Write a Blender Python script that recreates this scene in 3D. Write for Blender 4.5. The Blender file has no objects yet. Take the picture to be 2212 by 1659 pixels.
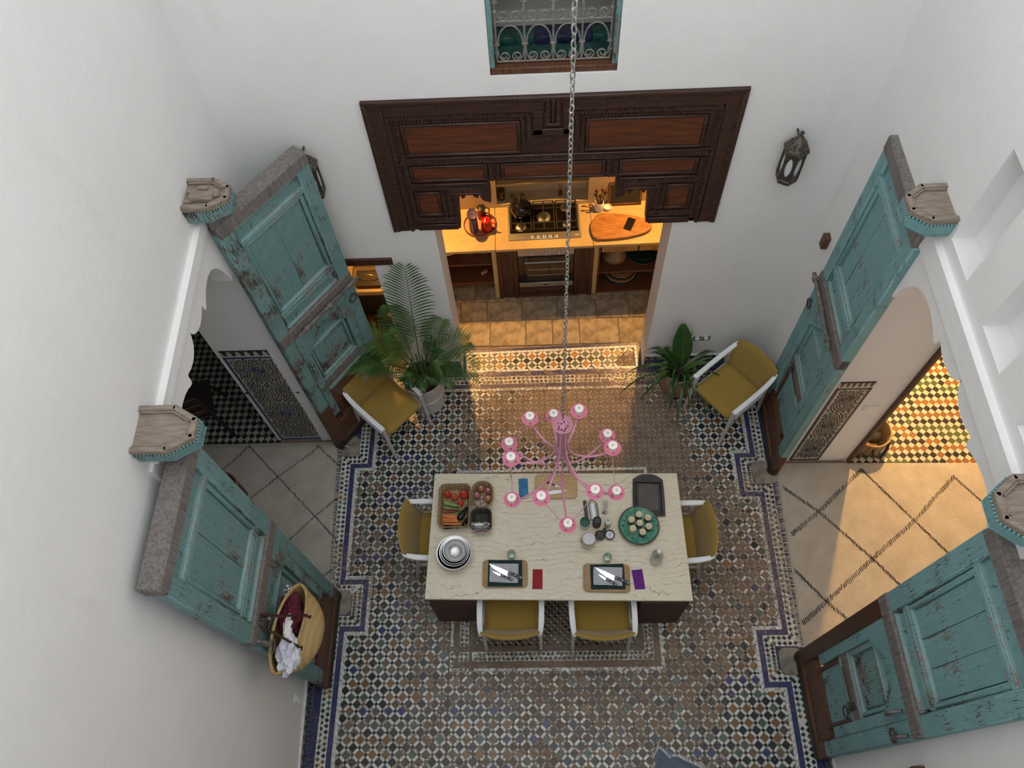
import bpy, math, random
from math import sin, cos, pi, radians as rad
from mathutils import Vector, Matrix, noise as mnoise
random.seed(11)
sc = bpy.context.scene
col = sc.collection

# ---------------------------------------------------------------- camera, sky, exposure
cd = bpy.data.cameras.new('camera'); cam = bpy.data.objects.new('camera', cd); col.objects.link(cam)
cd.sensor_fit = 'HORIZONTAL'; cd.sensor_width = 36.0; cd.lens = 27.042; cd.clip_end = 100; cd.clip_start = 0.05
R = ((0.99899, -0.002235, -0.044874), (0.023844, 0.872886, 0.487342), (0.03808, -0.48792, 0.872058))
mw = Matrix.Identity(4)
for i in range(3):
    for j in range(3): mw[i][j] = R[j][i]
mw.translation = Vector((-0.0501305, -2.6723698, 7.2485104))
cam.matrix_world = mw
sc.camera = cam
w = bpy.data.worlds.new('overcast_sky'); sc.world = w; w.use_nodes = True
bg = w.node_tree.nodes['Background']; bg.inputs[0].default_value = (0.965, 0.985, 1.0, 1); bg.inputs[1].default_value = 2.1
vs = sc.view_settings
vs.view_transform = 'Standard'; vs.look = 'None'; vs.gamma = 1.0; vs.use_curve_mapping = False; vs.exposure = 0.0
def light(name, kind, loc, energy, color, size=0.05, target=None, spot=None, blend=0.3):
    d = bpy.data.lights.new(name, kind); d.energy = energy; d.color = color
    if kind == 'AREA': d.size = size
    else: d.shadow_soft_size = size
    if spot: d.spot_size = spot; d.spot_blend = blend
    o = bpy.data.objects.new(name, d); col.objects.link(o); o.location = loc
    if target is not None: o.rotation_euler = (Vector(target) - Vector(loc)).to_track_quat('-Z', 'Y').to_euler()
    return o

# ---------------------------------------------------------------- materials
class NT:
    def __init__(s, name):
        s.m = bpy.data.materials.new(name); s.m.use_nodes = True; s.t = s.m.node_tree; s.n = s.t.nodes
        s.b = s.n['Principled BSDF']; s._co = None
    def new(s, k, **kw):
        n = s.n.new(k)
        for a, v in kw.items(): setattr(n, a, v)
        return n
    def put(s, sock, v):
        if hasattr(v, 'links') or isinstance(v, bpy.types.NodeSocket): s.t.links.new(v, sock)
        else: sock.default_value = v
    def co(s, kind='Object', scale=(1, 1, 1), rot=(0, 0, 0), loc=(0, 0, 0)):
        if s._co is None: s._co = s.new('ShaderNodeTexCoord')
        o = s._co.outputs[kind]
        if scale == (1, 1, 1) and rot == (0, 0, 0) and loc == (0, 0, 0): return o
        mp = s.new('ShaderNodeMapping'); s.put(mp.inputs[0], o)
        mp.inputs['Scale'].default_value = scale; mp.inputs['Rotation'].default_value = rot; mp.inputs['Location'].default_value = loc
        return mp.outputs[0]
    def noise(s, co, scale, detail=3, rough=.55, dist=0.0):
        n = s.new('ShaderNodeTexNoise'); s.put(n.inputs['Vector'], co)
        n.inputs['Scale'].default_value = scale; n.inputs['Detail'].default_value = detail
        n.inputs['Roughness'].default_value = rough; n.inputs['Distortion'].default_value = dist
        return n.outputs['Fac']
    def voro(s, co, scale, out='Distance', feature='F1'):
        n = s.new('ShaderNodeTexVoronoi', feature=feature); s.put(n.inputs['Vector'], co); n.inputs['Scale'].default_value = scale
        return n.outputs[out]
    def ramp(s, fac, a, b, va=0.0, vb=1.0):
        n = s.new('ShaderNodeMapRange'); s.put(n.inputs[0], fac)
        for i, v in zip((1, 2, 3, 4), (a, b, va, vb)): s.put(n.inputs[i], v)
        return n.outputs[0]
    def math(s, op, a, b=0.0):
        n = s.new('ShaderNodeMath', operation=op); s.put(n.inputs[0], a); s.put(n.inputs[1], b); return n.outputs[0]
    def mix(s, fac, a, b):
        n = s.new('ShaderNodeMix', data_type='RGBA'); s.put(n.inputs[0], fac)
        s.put(n.inputs[6], a if not isinstance(a, tuple) else (*a[:3], 1)); s.put(n.inputs[7], b if not isinstance(b, tuple) else (*b[:3], 1))
        return n.outputs[2]
    def bump(s, h, strength=.3, dist=.01):
        n = s.new('ShaderNodeBump'); s.put(n.inputs['Height'], h); n.inputs['Strength'].default_value = strength; n.inputs['Distance'].default_value = dist
        s.put(s.b.inputs['Normal'], n.outputs[0])
    def base(s, c, rough=.5, metal=0.0, **kw):
        s.put(s.b.inputs['Base Color'], c if not isinstance(c, tuple) else (*c[:3], 1))
        s.put(s.b.inputs['Roughness'], rough); s.put(s.b.inputs['Metallic'], metal)
        for k, v in kw.items(): s.put(s.b.inputs[k], v)
        return s.m
MAT = {}
def plain(name, c, rough=.5, metal=0.0, **kw):
    if name not in MAT: MAT[name] = NT(name).base(c, rough, metal, **kw)
    return MAT[name]
def vary(name, a, b, scale, rough=.5, metal=0.0, bump=0.0, stretch=(1, 1, 1), detail=3, lo=.35, hi=.65, bs=None, bd=.004, **kw):
    n = NT(name); c = n.co(scale=stretch); f = n.noise(c, scale, detail)
    MAT[name] = n.base(n.mix(n.ramp(f, lo, hi), a, b), rough, metal, **kw)
    if bump: n.bump(n.noise(n.co(scale=stretch), bs or scale * 3, 4), bump, bd)
    return MAT[name]
# plaster
n = NT('plaster'); f = n.noise(n.co(), 1.1, 5, .6); f2 = n.noise(n.co(scale=(1, 1, .25)), 3.5, 4)
c = n.mix(n.ramp(f, .3, .7), (.80, .80, .79), (.86, .86, .855)); c = n.mix(n.math('MULTIPLY', n.ramp(f2, .62, .78), .35), c, (.70, .68, .64))
MAT['plaster'] = n.base(c, .75); n.bump(n.noise(n.co(), 14, 6, .65), .35, .012)
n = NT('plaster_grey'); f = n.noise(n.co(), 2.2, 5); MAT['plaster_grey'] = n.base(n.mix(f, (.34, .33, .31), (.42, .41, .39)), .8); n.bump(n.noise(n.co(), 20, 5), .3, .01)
# glazed / worn zellige, colour in attribute Col (alpha = wear)
def zellige(name, worn=((.165, .118, .082), (.265, .195, .138)), gloss=.28):
    n = NT(name); at = n.new('ShaderNodeAttribute', attribute_name='Col'); geo = n.new('ShaderNodeNewGeometry').outputs['Position']
    fine = n.noise(geo, 62, 3, .6); mid = n.noise(geo, 9, 4); big = n.noise(geo, 300, 2)
    w = n.math('ADD', at.outputs['Alpha'], n.math('MULTIPLY', n.math('SUBTRACT', fine, .5), 1.9))
    m = n.ramp(w, .45, .49)
    wc = n.mix(n.ramp(mid, .35, .65), worn[0], worn[1]); wc = n.mix(n.math('MULTIPLY', n.ramp(big, .55, .7), .5), wc, (.10, .08, .065))
    tint = n.mix(.13, wc, at.outputs['Color'])
    sh = n.mix(n.ramp(n.noise(geo, 28, 2), .3, .7), (.80, .80, .80), (1.05, 1.05, 1.05))
    mul = n.new('ShaderNodeMix', data_type='RGBA', blend_type='MULTIPLY'); mul.inputs[0].default_value = 1
    n.put(mul.inputs[6], at.outputs['Color']); n.put(mul.inputs[7], sh)
    MAT[name] = n.base(n.mix(m, mul.outputs[2], tint), n.ramp(m, 0, 1, gloss, .72))
    n.bump(n.math('SUBTRACT', n.math('MULTIPLY', fine, .25), m), .35, .002)
zellige('zellige'); zellige('zellige_fine', gloss=.35)
# painted door timber: chipped turquoise over wood
def paint(name, a, b, chip, amount, under=((.055, .035, .028), (.20, .165, .15)), scale=1.0):
    n = NT(name); g = n.co(scale=(9, 9, 1.1)); o = n.co()
    f = n.noise(o, 2.6, 4); base = n.mix(n.ramp(f, .3, .7), a, b)
    base = n.mix(n.math('MULTIPLY', n.ramp(n.noise(n.co(scale=(16, 16, 1.0)), 6, 3), .45, .8), .45), base, (a[0] * .55, a[1] * .6, a[2] * .62))
    ch = n.math('MAXIMUM', n.noise(g, 11 * scale, 4, .7), n.math('SUBTRACT', n.noise(n.co(scale=(7, 7, 1.6), loc=(3, 5, 1)), 26, 3, .6), .035)); reg = n.noise(o, 3.2, 3)
    mk = n.ramp(n.math('ADD', ch, n.math('MULTIPLY', n.math('SUBTRACT', reg, .5), chip)), amount, amount + .035)
    un = n.mix(n.ramp(n.noise(o, 9, 2), .4, .6), under[0], under[1])
    MAT[name] = n.base(n.mix(mk, base, un), n.ramp(mk, 0, 1, .55, .8)); n.bump(n.math('SUBTRACT', n.math('MULTIPLY', n.noise(g, 14, 4), .5), mk), .5, .004)
paint('turquoise', (.125, .255, .258), (.185, .325, .325), .7, .625)
paint('turquoise_light', (.155, .325, .340), (.225, .415, .430), .75, .625)
paint('turquoise_worn', (.135, .275, .270), (.21, .36, .35), .95, .56)
paint('paint_streak', (.20, .38, .375), (.30, .42, .41), .8, .56, ((.23, .15, .13), (.36, .30, .28)))
def timber(name, a, b, sc=(14, 14, 1.2), rough=.6, bmp=.4, s=5, axis=None):
    n = NT(name); c_ = n.co(scale=sc); f = n.noise(c_, s, 5, .6, .3); k = n.ramp(f, .3, .7)
    MAT[name] = n.base(n.mix(k, a, b), rough); n.bump(f, bmp, .004)
timber('grey_timber', (.105, .092, .085), (.235, .215, .20), rough=.85, bmp=.6)
timber('old_timber', (.17, .135, .105), (.32, .265, .215), (2.0, 12, 12), .85, .6)
timber('brown_timber', (.055, .022, .012), (.155, .062, .028), rough=.5)
timber('dark_timber', (.012, .009, .008), (.035, .025, .022), rough=.6)
timber('lintel_timber', (.024, .0095, .0065), (.066, .026, .017), (1.2, 12, 12), .42, .5)
timber('rope_timber', (.030, .014, .010), (.070, .033, .024), (6, 6, 6), .38, .3)
timber('lintel_panel', (.055, .0145, .006), (.165, .048, .016), (1.0, 10, 14), .38, .4)
timber('cabinet_timber', (.030, .010, .006), (.085, .028, .014), (12, 12, 1.2), .4)
timber('shelf_timber', (.065, .022, .010), (.13, .048, .020), (1.2, 12, 12), .45)
timber('drawer_timber', (.28, .14, .055), (.42, .23, .09), (1.2, 12, 12), .4)
timber('board_timber', (.30, .185, .085), (.43, .285, .145), (1.5, 22, 22), .5, .2)
timber('board_pale', (.44, .29, .12), (.57, .40, .185), (1.2, 16, 16), .5, .2)
timber('olive_timber', (.22, .085, .022), (.42, .20, .065), (2.2, 7, 7), .35, .2)
timber('table_timber', (.030, .011, .007), (.070, .026, .016), (1.2, 10, 10), .6)
# marble with wandering veins
def marble(name, a, b, vein, sx=.8, sy=3.6, dens=9, lw=.05):
    n = NT(name); sep = n.new('ShaderNodeSeparateXYZ'); n.put(sep.inputs[0], n.co()); wv = n.noise(n.co(scale=(sx, sy * .35, 1)), 2.4, 5, .55); w2 = n.noise(n.co(scale=(sx * 4, sy, 1)), 2.2, 4, .6)
    f = n.math('ADD', n.math('ADD', n.math('MULTIPLY', sep.outputs[1], dens), n.math('MULTIPLY', wv, dens * .34)), n.math('MULTIPLY', w2, dens * .05))
    d = n.math('ABSOLUTE', n.math('SUBTRACT', n.math('FRACT', f), .5))
    line = n.math('MULTIPLY', n.ramp(d, 0.0, lw, 1, 0), n.ramp(n.noise(n.co(scale=(1, 2.5, 1)), 2.6, 3), .36, .56, .0, .95))
    soft = n.math('MULTIPLY', n.ramp(d, 0, .5, 1, 0), .22)
    bc = n.mix(n.ramp(n.noise(n.co(scale=(1, 2.5, 3)), 14, 6, .75), .3, .7), a, b)
    bc = n.mix(soft, bc, (b[0] * .9, b[1] * .86, b[2] * .76))
    MAT[name] = n.base(n.mix(line, bc, vein), .32)
marble('travertine', (.64, .575, .44), (.77, .715, .58), (.30, .205, .12), .8, 3.6, 19, .05)
marble('counter_stone', (.42, .30, .145), (.52, .385, .20), (.40, .27, .13), 1.2, 6, 26, .12)
vary('flagstone', (.17, .14, .10), (.34, .275, .19), 9, .6, bump=.5, bs=30, detail=8, lo=.38, hi=.62)
vary('socket_stone', (.16, .14, .115), (.30, .27, .23), 12, .85, bump=.8, bs=40)
vary('mustard', (.28, .180, .030), (.37, .245, .048), 190, .95, bump=.5, bs=350, bd=.001, **{'Sheen Weight': .25})
plain('white_paint', (.83, .85, .88), .32)
vary('grey_paint', (.50, .50, .50), (.58, .58, .57), 8, .45)
plain('pink', (.74, .23, .36), .35); plain('pink_pale', (.64, .29, .40), .35)
plain('candle', (.80, .76, .66), .5); plain('lamp_white', (.86, .84, .76), .3)
plain('steel', (.58, .58, .59), .36, 1.0); plain('steel_dull', (.50, .50, .51), .42, 1.0)
plain('chain_metal', (.42, .41, .39), .42, 1.0); plain('iron', (.10, .095, .09), .5, .8)
vary('old_iron', (.11, .095, .085), (.25, .225, .21), 14, .7, .35)
vary('bronze', (.050, .042, .034), (.12, .10, .08), 40, .5, .6)
vary('grille', (.19, .18, .165), (.30, .285, .265), 25, .6, .25)
plain('black', (.012, .012, .013), .35); plain('black_gloss', (.008, .008, .009), .08); plain('black_matte', (.02, .02, .021), .7)
plain('graphite', (.045, .05, .058), .5)
plain('wax_white', (.80, .80, .80), .5)
plain('red_enamel', (.42, .008, .006), .18); plain('violet', (.085, .065, .135), .2); plain('rose_tray', (.55, .22, .15), .45)
plain('tomato', (.46, .018, .012), .18); plain('tomato_orange', (.50, .055, .02), .2)
vary('onion', (.30, .085, .055), (.40, .16, .09), 18, .3, stretch=(1, 1, .15)); vary('onion_red', (.24, .065, .085), (.38, .15, .15), 18, .3, stretch=(1, 1, .15))
vary('garlic', (.64, .56, .56), (.47, .34, .37), 40, .6, stretch=(1, 1, .1))
vary('carrot', (.62, .17, .045), (.74, .26, .09), 40, .5); plain('aubergine', (.010, .006, .012), .12)
vary('courgette', (.10, .20, .035), (.30, .42, .12), 24, .35, stretch=(.15, 1, 1)); plain('green_chilli', (.18, .30, .06), .3); plain('red_chilli', (.22, .018, .012), .25)
plain('calyx', (.06, .12, .03), .6); vary('herb', (.035, .085, .018), (.09, .16, .04), 60, .7)
def wicker(name, a, b, sx=70, sz=70, glow=None):
    n = NT(name); c_ = n.co()
    s1 = n.new('ShaderNodeTexWave', wave_type='BANDS', bands_direction='X'); n.put(s1.inputs[0], c_); s1.inputs['Scale'].default_value = sx * .16; s1.inputs['Distortion'].default_value = 1
    s2 = n.new('ShaderNodeTexWave', wave_type='BANDS', bands_direction='Z'); n.put(s2.inputs[0], c_); s2.inputs['Scale'].default_value = sz * .16; s2.inputs['Distortion'].default_value = 1.2
    h = n.math('MULTIPLY', s1.outputs['Fac'], s2.outputs['Fac']); k = n.math('ADD', n.math('MULTIPLY', h, .7), n.math('MULTIPLY', n.noise(c_, 40, 2), .3))
    MAT[name] = n.base(n.mix(k, a, b), .75); n.bump(h, .8, .004)
wicker('wicker', (.19, .125, .055), (.52, .40, .22)); wicker('wicker_dark', (.035, .028, .022), (.085, .07, .055))
wicker('straw', (.34, .22, .085), (.60, .44, .20), 60, 150); wicker('seagrass', (.13, .085, .045), (.50, .37, .21), 30, 160)
plain('leather', (.045, .017, .010), .45)
vary('burgundy_cloth', (.085, .004, .018), (.135, .010, .03), 20, .85, bump=.3); vary('white_cloth', (.55, .57, .66), (.72, .74, .82), 14, .85, bump=.4)
vary('print_cloth', (.70, .70, .72), (.08, .10, .16), 60, .85, lo=.48, hi=.52)
vary('bottle_green_cloth', (.004, .022, .018), (.010, .038, .031), 120, .9, bump=.3, bs=300)
def check(name, a, b, sz):
    n = NT(name); sep = n.new('ShaderNodeSeparateXYZ'); n.put(sep.inputs[0], n.co()); r = []
    for ax in (0, 1): r.append(n.math('GREATER_THAN', n.math('FRACT', n.math('MULTIPLY', sep.outputs[ax], 1 / sz)), .42))
    k = n.math('MULTIPLY', n.math('ADD', r[0], r[1]), .5); MAT[name] = n.base(n.mix(k, a, b), .9)
check('gingham', (.015, .02, .06), (.78, .79, .85), .0125)
vary('red_cloth', (.27, .012, .022), (.33, .02, .035), 90, .9, bump=.3, bs=300); vary('purple_cloth', (.10, .014, .17), (.15, .022, .23), 90, .9, bump=.3, bs=300)
vary('blue_cloth', (.025, .145, .30), (.055, .23, .42), 14, .85, bump=.3); vary('denim', (.085, .115, .17), (.16, .20, .27), 160, .9, bump=.5, bs=300)
n = NT('rug_wool'); f = n.noise(n.co(), 5, 5, .6); g = n.noise(n.co(scale=(1, 2.2, 1)), 90, 3)
MAT['rug_wool'] = n.base(n.mix(n.ramp(f, .3, .7), (.56, .52, .435), (.72, .68, .59)), 1.0, **{'Sheen Weight': .3}); n.bump(n.math('ADD', g, n.math('MULTIPLY', f, .8)), 1.0, .02)
plain('rug_fringe', (.52, .485, .42), .95); plain('rug_line', (.045, .042, .042), .95)
vary('leaf', (.030, .085, .018), (.080, .155, .034), 6, .38); vary('leaf_deep', (.016, .060, .014), (.040, .110, .022), 6, .28); plain('leaf_stem', (.10, .16, .035), .5)
vary('soil', (.012, .009, .007), (.035, .027, .02), 40, .95)
vary('planter_white', (.56, .56, .555), (.64, .64, .635), 5, .6); vary('terracotta', (.20, .125, .075), (.33, .225, .15), 6, .7, bump=.3, bs=12)
n = NT('green_glaze'); k = n.ramp(n.noise(n.co(), 16, 4, .7), .35, .65); k2 = n.ramp(n.noise(n.co(), 55, 3), .62, .68)
MAT['green_glaze'] = n.base(n.mix(k2, n.mix(k, (.045, .235, .155), (.16, .40, .295)), (.01, .03, .025)), .15)
plain('plate_rim', (.055, .055, .05), .35)
vary('nonstick', (.022, .018, .018), (.045, .036, .036), 14, .35, .3)
plain('tin_gold', (.46, .41, .26), .35, .6); plain('amber', (.11, .055, .012), .15); plain('dark_jam', (.035, .010, .010), .15); plain('cream', (.62, .53, .38), .3); plain('jar_dark', (.07, .045, .025), .15)
plain('lid_green', (.012, .085, .055), .45); plain('rubber_red', (.33, .03, .035), .5); plain('flour', (.66, .60, .46), .8); plain('spice', (.10, .055, .045), .7); plain('pottery_dark', (.055, .05, .04), .55); plain('salt', (.72, .74, .80), .8)
plain('oil', (.40, .27, .02), .1)
def glass(name, tint=(.93, .97, .96), edge=.55, rough=.03):
    n = NT(name); n.n.remove(n.b); o = n.n['Material Output']; tr = n.new('ShaderNodeBsdfTransparent'); tr.inputs[0].default_value = (*tint, 1)
    gl = n.new('ShaderNodeBsdfGlossy'); gl.inputs['Roughness'].default_value = rough; gl.inputs[0].default_value = (.95, .97, .96, 1); df = n.new('ShaderNodeBsdfDiffuse'); df.inputs[0].default_value = (tint[0] * .72, tint[1] * .74, tint[2] * .72, 1)
    lw = n.new('ShaderNodeLayerWeight'); lw.inputs[0].default_value = .45; m1 = n.new('ShaderNodeMixShader'); n.put(m1.inputs[0], n.math('MULTIPLY', n.math('POWER', lw.outputs['Facing'], 1.6), edge)); n.t.links.new(tr.outputs[0], m1.inputs[1]); n.t.links.new(df.outputs[0], m1.inputs[2])
    m2 = n.new('ShaderNodeMixShader'); n.put(m2.inputs[0], n.math('ADD', n.math('MULTIPLY', lw.outputs['Fresnel'], .5), .05)); n.t.links.new(m1.outputs[0], m2.inputs[1]); n.t.links.new(gl.outputs[0], m2.inputs[2]); n.t.links.new(m2.outputs[0], o.inputs[0]); MAT[name] = n.m
glass('glass', (.93, .95, .94), .7); glass('glass_green', (.84, .93, .88), .8); glass('plastic_film', (.86, .86, .87), .5, .2)
n = NT('oven_glass'); MAT['oven_glass'] = n.base((.035, .024, .014), .06)
plain('frost', (.62, .66, .68), .4); plain('paper', (.70, .70, .70), .7); plain('screen', (.004, .004, .005), .06); plain('wood_utensil', (.14, .055, .022), .5)
plain('brass', (.55, .40, .17), .35, 1.0); plain('white_plastic', (.80, .80, .80), .35); plain('cream_lacquer', (.55, .42, .24), .5)
plain('tan_plate', (.34, .17, .095), .4); plain('green_plate', (.012, .035, .030), .25); plain('tagine', (.22, .15, .085), .3); plain('sponge', (.55, .45, .18), .9)
vary('niche_stone', (.52, .40, .235), (.60, .47, .29), 8, .7)

# ---------------------------------------------------------------- mesh helpers
class MB:
    def __init__(s): s.v = []; s.f = []; s.c = []; s.cur = None
    def add(s, vs, fs, M=None, c=None):
        b = len(s.v)
        s.v += [tuple(M @ Vector(p)) for p in vs] if M is not None else [tuple(p) for p in vs]
        for f in fs: s.f.append(tuple(i + b for i in f)); s.c.append(c if c is not None else s.cur)
        return s
    def box(s, c, z, ch=0.0, M=None, col=None):
        x, y, h = z[0] / 2, z[1] / 2, z[2] / 2
        if ch <= 0:
            vs = [(c[0] + i * x, c[1] + j * y, c[2] + k * h) for i in (-1, 1) for j in (-1, 1) for k in (-1, 1)]
            return s.add(vs, [(0, 1, 3, 2), (4, 6, 7, 5), (0, 4, 5, 1), (2, 3, 7, 6), (0, 2, 6, 4), (1, 5, 7, 3)], M, col)
        ch = min(ch, x * .98, y * .98, h * .98); vs = []; idx = {}
        for i in (-1, 1):
            for j in (-1, 1):
                for k in (-1, 1):
                    for a in range(3):
                        p = [i * (x - ch), j * (y - ch), k * (h - ch)]; p[a] = (i, j, k)[a] * (x, y, h)[a]
                        idx[(i, j, k, a)] = len(vs); vs.append((c[0] + p[0], c[1] + p[1], c[2] + p[2]))
        fs = []
        def q(*ks):
            f = [idx[k] for k in ks]; P = [Vector(vs[i]) for i in f]
            nn = (P[1] - P[0]).cross(P[2] - P[0]); ce = sum(P, Vector()) / len(P) - Vector(c)
            fs.append(tuple(f) if nn.dot(ce) > 0 else tuple(reversed(f)))
        for e in (-1, 1):
            q((e, -1, -1, 0), (e, 1, -1, 0), (e, 1, 1, 0), (e, -1, 1, 0)); q((-1, e, -1, 1), (1, e, -1, 1), (1, e, 1, 1), (-1, e, 1, 1)); q((-1, -1, e, 2), (1, -1, e, 2), (1, 1, e, 2), (-1, 1, e, 2))
        for a in (-1, 1):
            for b in (-1, 1):
                q((a, b, -1, 0), (a, b, 1, 0), (a, b, 1, 1), (a, b, -1, 1)); q((a, -1, b, 0), (a, 1, b, 0), (a, 1, b, 2), (a, -1, b, 2)); q((-1, a, b, 1), (1, a, b, 1), (1, a, b, 2), (-1, a, b, 2))
                for k in (-1, 1): q((a, b, k, 0), (a, b, k, 1), (a, b, k, 2))
        return s.add(vs, fs, M, col)
    def prism(s, poly, z0, z1, M=None, col=None, ch=0.0):
        A = sum(poly[i][0] * poly[(i + 1) % len(poly)][1] - poly[(i + 1) % len(poly)][0] * poly[i][1] for i in range(len(poly)))
        if A < 0: poly = list(reversed(poly))
        k = len(poly); vs = [(p[0], p[1], z0) for p in poly] + [(p[0], p[1], z1) for p in poly]
        fs = [tuple(reversed(range(k))), tuple(range(k, 2 * k))] + [(i, (i + 1) % k, k + (i + 1) % k, k + i) for i in range(k)]
        return s.add(vs, fs, M, col)
    def lathe(s, prof, n=24, M=None, col=None, sx=1.0, sy=1.0, cap=True):
        vs = []; fs = []; k = len(prof)
        for i in range(n):
            a = 2 * pi * i / n
            for r, z in prof: vs.append((r * cos(a) * sx, r * sin(a) * sy, z))
        for i in range(n):
            j = (i + 1) % n
            for t in range(k - 1): fs.append((i * k + t, j * k + t, j * k + t + 1, i * k + t + 1))
        if cap and prof[0][0] > 1e-6: fs.append(tuple(reversed([i * k for i in range(n)])))
        if cap and prof[-1][0] > 1e-6: fs.append(tuple(i * k + k - 1 for i in range(n)))
        return s.add(vs, fs, M, col)
    def tube(s, path, r, n=8, closed=False, M=None, col=None, cap=True, flat=None):
        P = [Vector(p) for p in path]; m = len(P); vs = []; fs = []; up = None
        rr = r if isinstance(r, (list, tuple)) else [r] * m
        for i in range(m):
            t = (P[(i + 1) % m] - P[i - 1]) if closed else (P[min(i + 1, m - 1)] - P[max(i - 1, 0)])
            t = t.normalized() if t.length > 1e-9 else Vector((0, 0, 1))
            if up is None: up = Vector((0, 0, 1)) if abs(t.z) < .9 else Vector((1, 0, 0))
            a = up - t * up.dot(t)
            if a.length < 1e-6: a = Vector((1, 0, 0)) - t * t.x
            a.normalize(); b = t.cross(a); up = a
            for j in range(n):
                th = 2 * pi * j / n; fx = flat if flat else 1.0
                vs.append(P[i] + a * (rr[i] * sin(th) * fx) + b * (rr[i] * cos(th)))
        for i in range(m if closed else m - 1):
            k = (i + 1) % m
            for j in range(n):
                l = (j + 1) % n; fs.append((i * n + j, i * n + l, k * n + l, k * n + j))
        if cap and not closed: fs += [tuple(reversed(range(n))), tuple((m - 1) * n + j for j in range(n))]
        return s.add(vs, fs, M, col)
    def ball(s, c, r, n=14, m=9, sx=1, sy=1, sz=1, M=None, col=None):
        prof = [(max(r * sin(pi * i / m), 1e-7), -r * cos(pi * i / m)) for i in range(m + 1)]
        prof[0] = (0, -r); prof[-1] = (0, r)
        T = Matrix.Translation(c) @ Matrix.Diagonal((sx, sy, sz, 1)); return s.lathe(prof, n, (M @ T) if M is not None else T, col)
    def grid(s, fn, nu, nv, M=None, col=None, close=False):
        vs = [fn(i / nu, j / nv) for i in range(nu + 1) for j in range(nv + 1)]
        fs = [(i * (nv + 1) + j, (i + 1) * (nv + 1) + j, (i + 1) * (nv + 1) + j + 1, i * (nv + 1) + j + 1) for i in range(nu) for j in range(nv)]
        return s.add(vs, fs, M, col)
    def mesh(s, name, mat, smooth=True, ang=38):
        me = bpy.data.meshes.new(name); me.from_pydata(s.v, [], s.f)
        if any(c is not None for c in s.c):
            ca = me.color_attributes.new('Col', 'FLOAT_COLOR', 'CORNER'); li = 0; buf = []
            for p, c in zip(s.f, s.c): buf += list(c if c is not None else (.5, .5, .5, 0)) * len(p)
            ca.data.foreach_set('color', buf)
        mats = mat if isinstance(mat, (list, tuple)) else [mat]
        for mm in mats: me.materials.append(MAT[mm] if isinstance(mm, str) else mm)
        if smooth and s.f:
            me.polygons.foreach_set('use_smooth', [True] * len(me.polygons)); me.set_sharp_from_angle(angle=rad(ang))
        me.update(); return me
    def obj(s, name, mat, parent=None, smooth=True, ang=38, **props):
        o = bpy.data.objects.new(name, s.mesh(name, mat, smooth, ang)); col.objects.link(o)
        if parent: o.parent = parent
        for k, v in props.items(): o[k] = v
        return o
def T(x=0, y=0, z=0, rz=0, rx=0, ry=0):
    return Matrix.Translation((x, y, z)) @ Matrix.Rotation(rz, 4, 'Z') @ Matrix.Rotation(ry, 4, 'Y') @ Matrix.Rotation(rx, 4, 'X')
def tag(o, label, cat, group=None):
    o['label'] = label; o['category'] = cat
    if group: o['group'] = group
    return o
def thing(name, label, cat, loc=(0, 0, 0), rz=0.0, group=None):
    o = bpy.data.objects.new(name, None); col.objects.link(o); o.location = loc; o.rotation_euler = (0, 0, rz); o.empty_display_size = .05
    return tag(o, label, cat, group)
def struct(name, mb, mat, label=None, smooth=False, **kw):
    o = mb.obj(name, mat, None, smooth, **kw); o['kind'] = 'structure'
    if label: o['label'] = label
    return o
def clone(root, loc, rz, label=None):
    def cp(o, par):
        c = o.copy(); col.objects.link(c); c.parent = par
        for ch in o.children: cp(ch, c)
        return c
    r = cp(root, None); r.location = loc; r.rotation_euler = (0, 0, rz)
    if label: r['label'] = label
    return r
def copy_part(o, parent, loc=None, M=None):
    c = o.copy(); col.objects.link(c); c.parent = parent
    if M is not None: c.matrix_local = M
    elif loc is not None: c.location = loc
    return c
def lerp(a, b, t): return a + (b - a) * t
def rrect(w, d, r, n=5, taper=1.0):
    out = []
    for cx, cy, a0 in ((w / 2 - r, d / 2 - r, 0), (-w / 2 + r, d / 2 - r, 90), (-w / 2 + r, -d / 2 + r, 180), (w / 2 - r, -d / 2 + r, 270)):
        for i in range(n + 1):
            a = rad(a0 + 90 * i / n); out.append((cx + r * cos(a), cy + r * sin(a)))
    return out
def quad_thing(name, pts, z, th, mat, label, cat, group=None, rr=0.0, wob=0.0, parts=None):
    "a flat cloth or board whose outline is the quad pts (far-left, far-right, near-right, near-left)"
    c = (sum(p[0] for p in pts) / 4, sum(p[1] for p in pts) / 4)
    L = [(p[0] - c[0], p[1] - c[1]) for p in pts]; m = MB()
    def at(u, v, k):
        x = lerp(lerp(L[3][0], L[2][0], u), lerp(L[0][0], L[1][0], u), v); y = lerp(lerp(L[3][1], L[2][1], u), lerp(L[0][1], L[1][1], u), v)
        h = mnoise.noise(Vector((x * 9 + c[0] * 7, y * 9 + c[1] * 5, k))) * wob
        return (x + mnoise.noise(Vector((y * 14, x * 5, c[0] * 9))) * wob * .6, y, (th if k else 0) + (h if k else 0))
    N = 8; m.grid(lambda u, v: at(u, v, 1), N, N)
    top = len(m.v); e = [(i / N, 0) for i in range(N)] + [(1, i / N) for i in range(N)] + [(1 - i / N, 1) for i in range(N)] + [(0, 1 - i / N) for i in range(N)]
    vs = [at(u, v, 1) for u, v in e] + [(at(u, v, 1)[0], at(u, v, 1)[1], 0) for u, v in e]; k = len(e)
    m.add(vs, [(k + i, k + (i + 1) % k, (i + 1) % k, i) for i in range(k)] + [tuple(range(2 * k - 1, k - 1, -1))])
    o = m.obj(name, mat); o.location = (c[0], c[1], z); return tag(o, label, cat, group)
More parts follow.
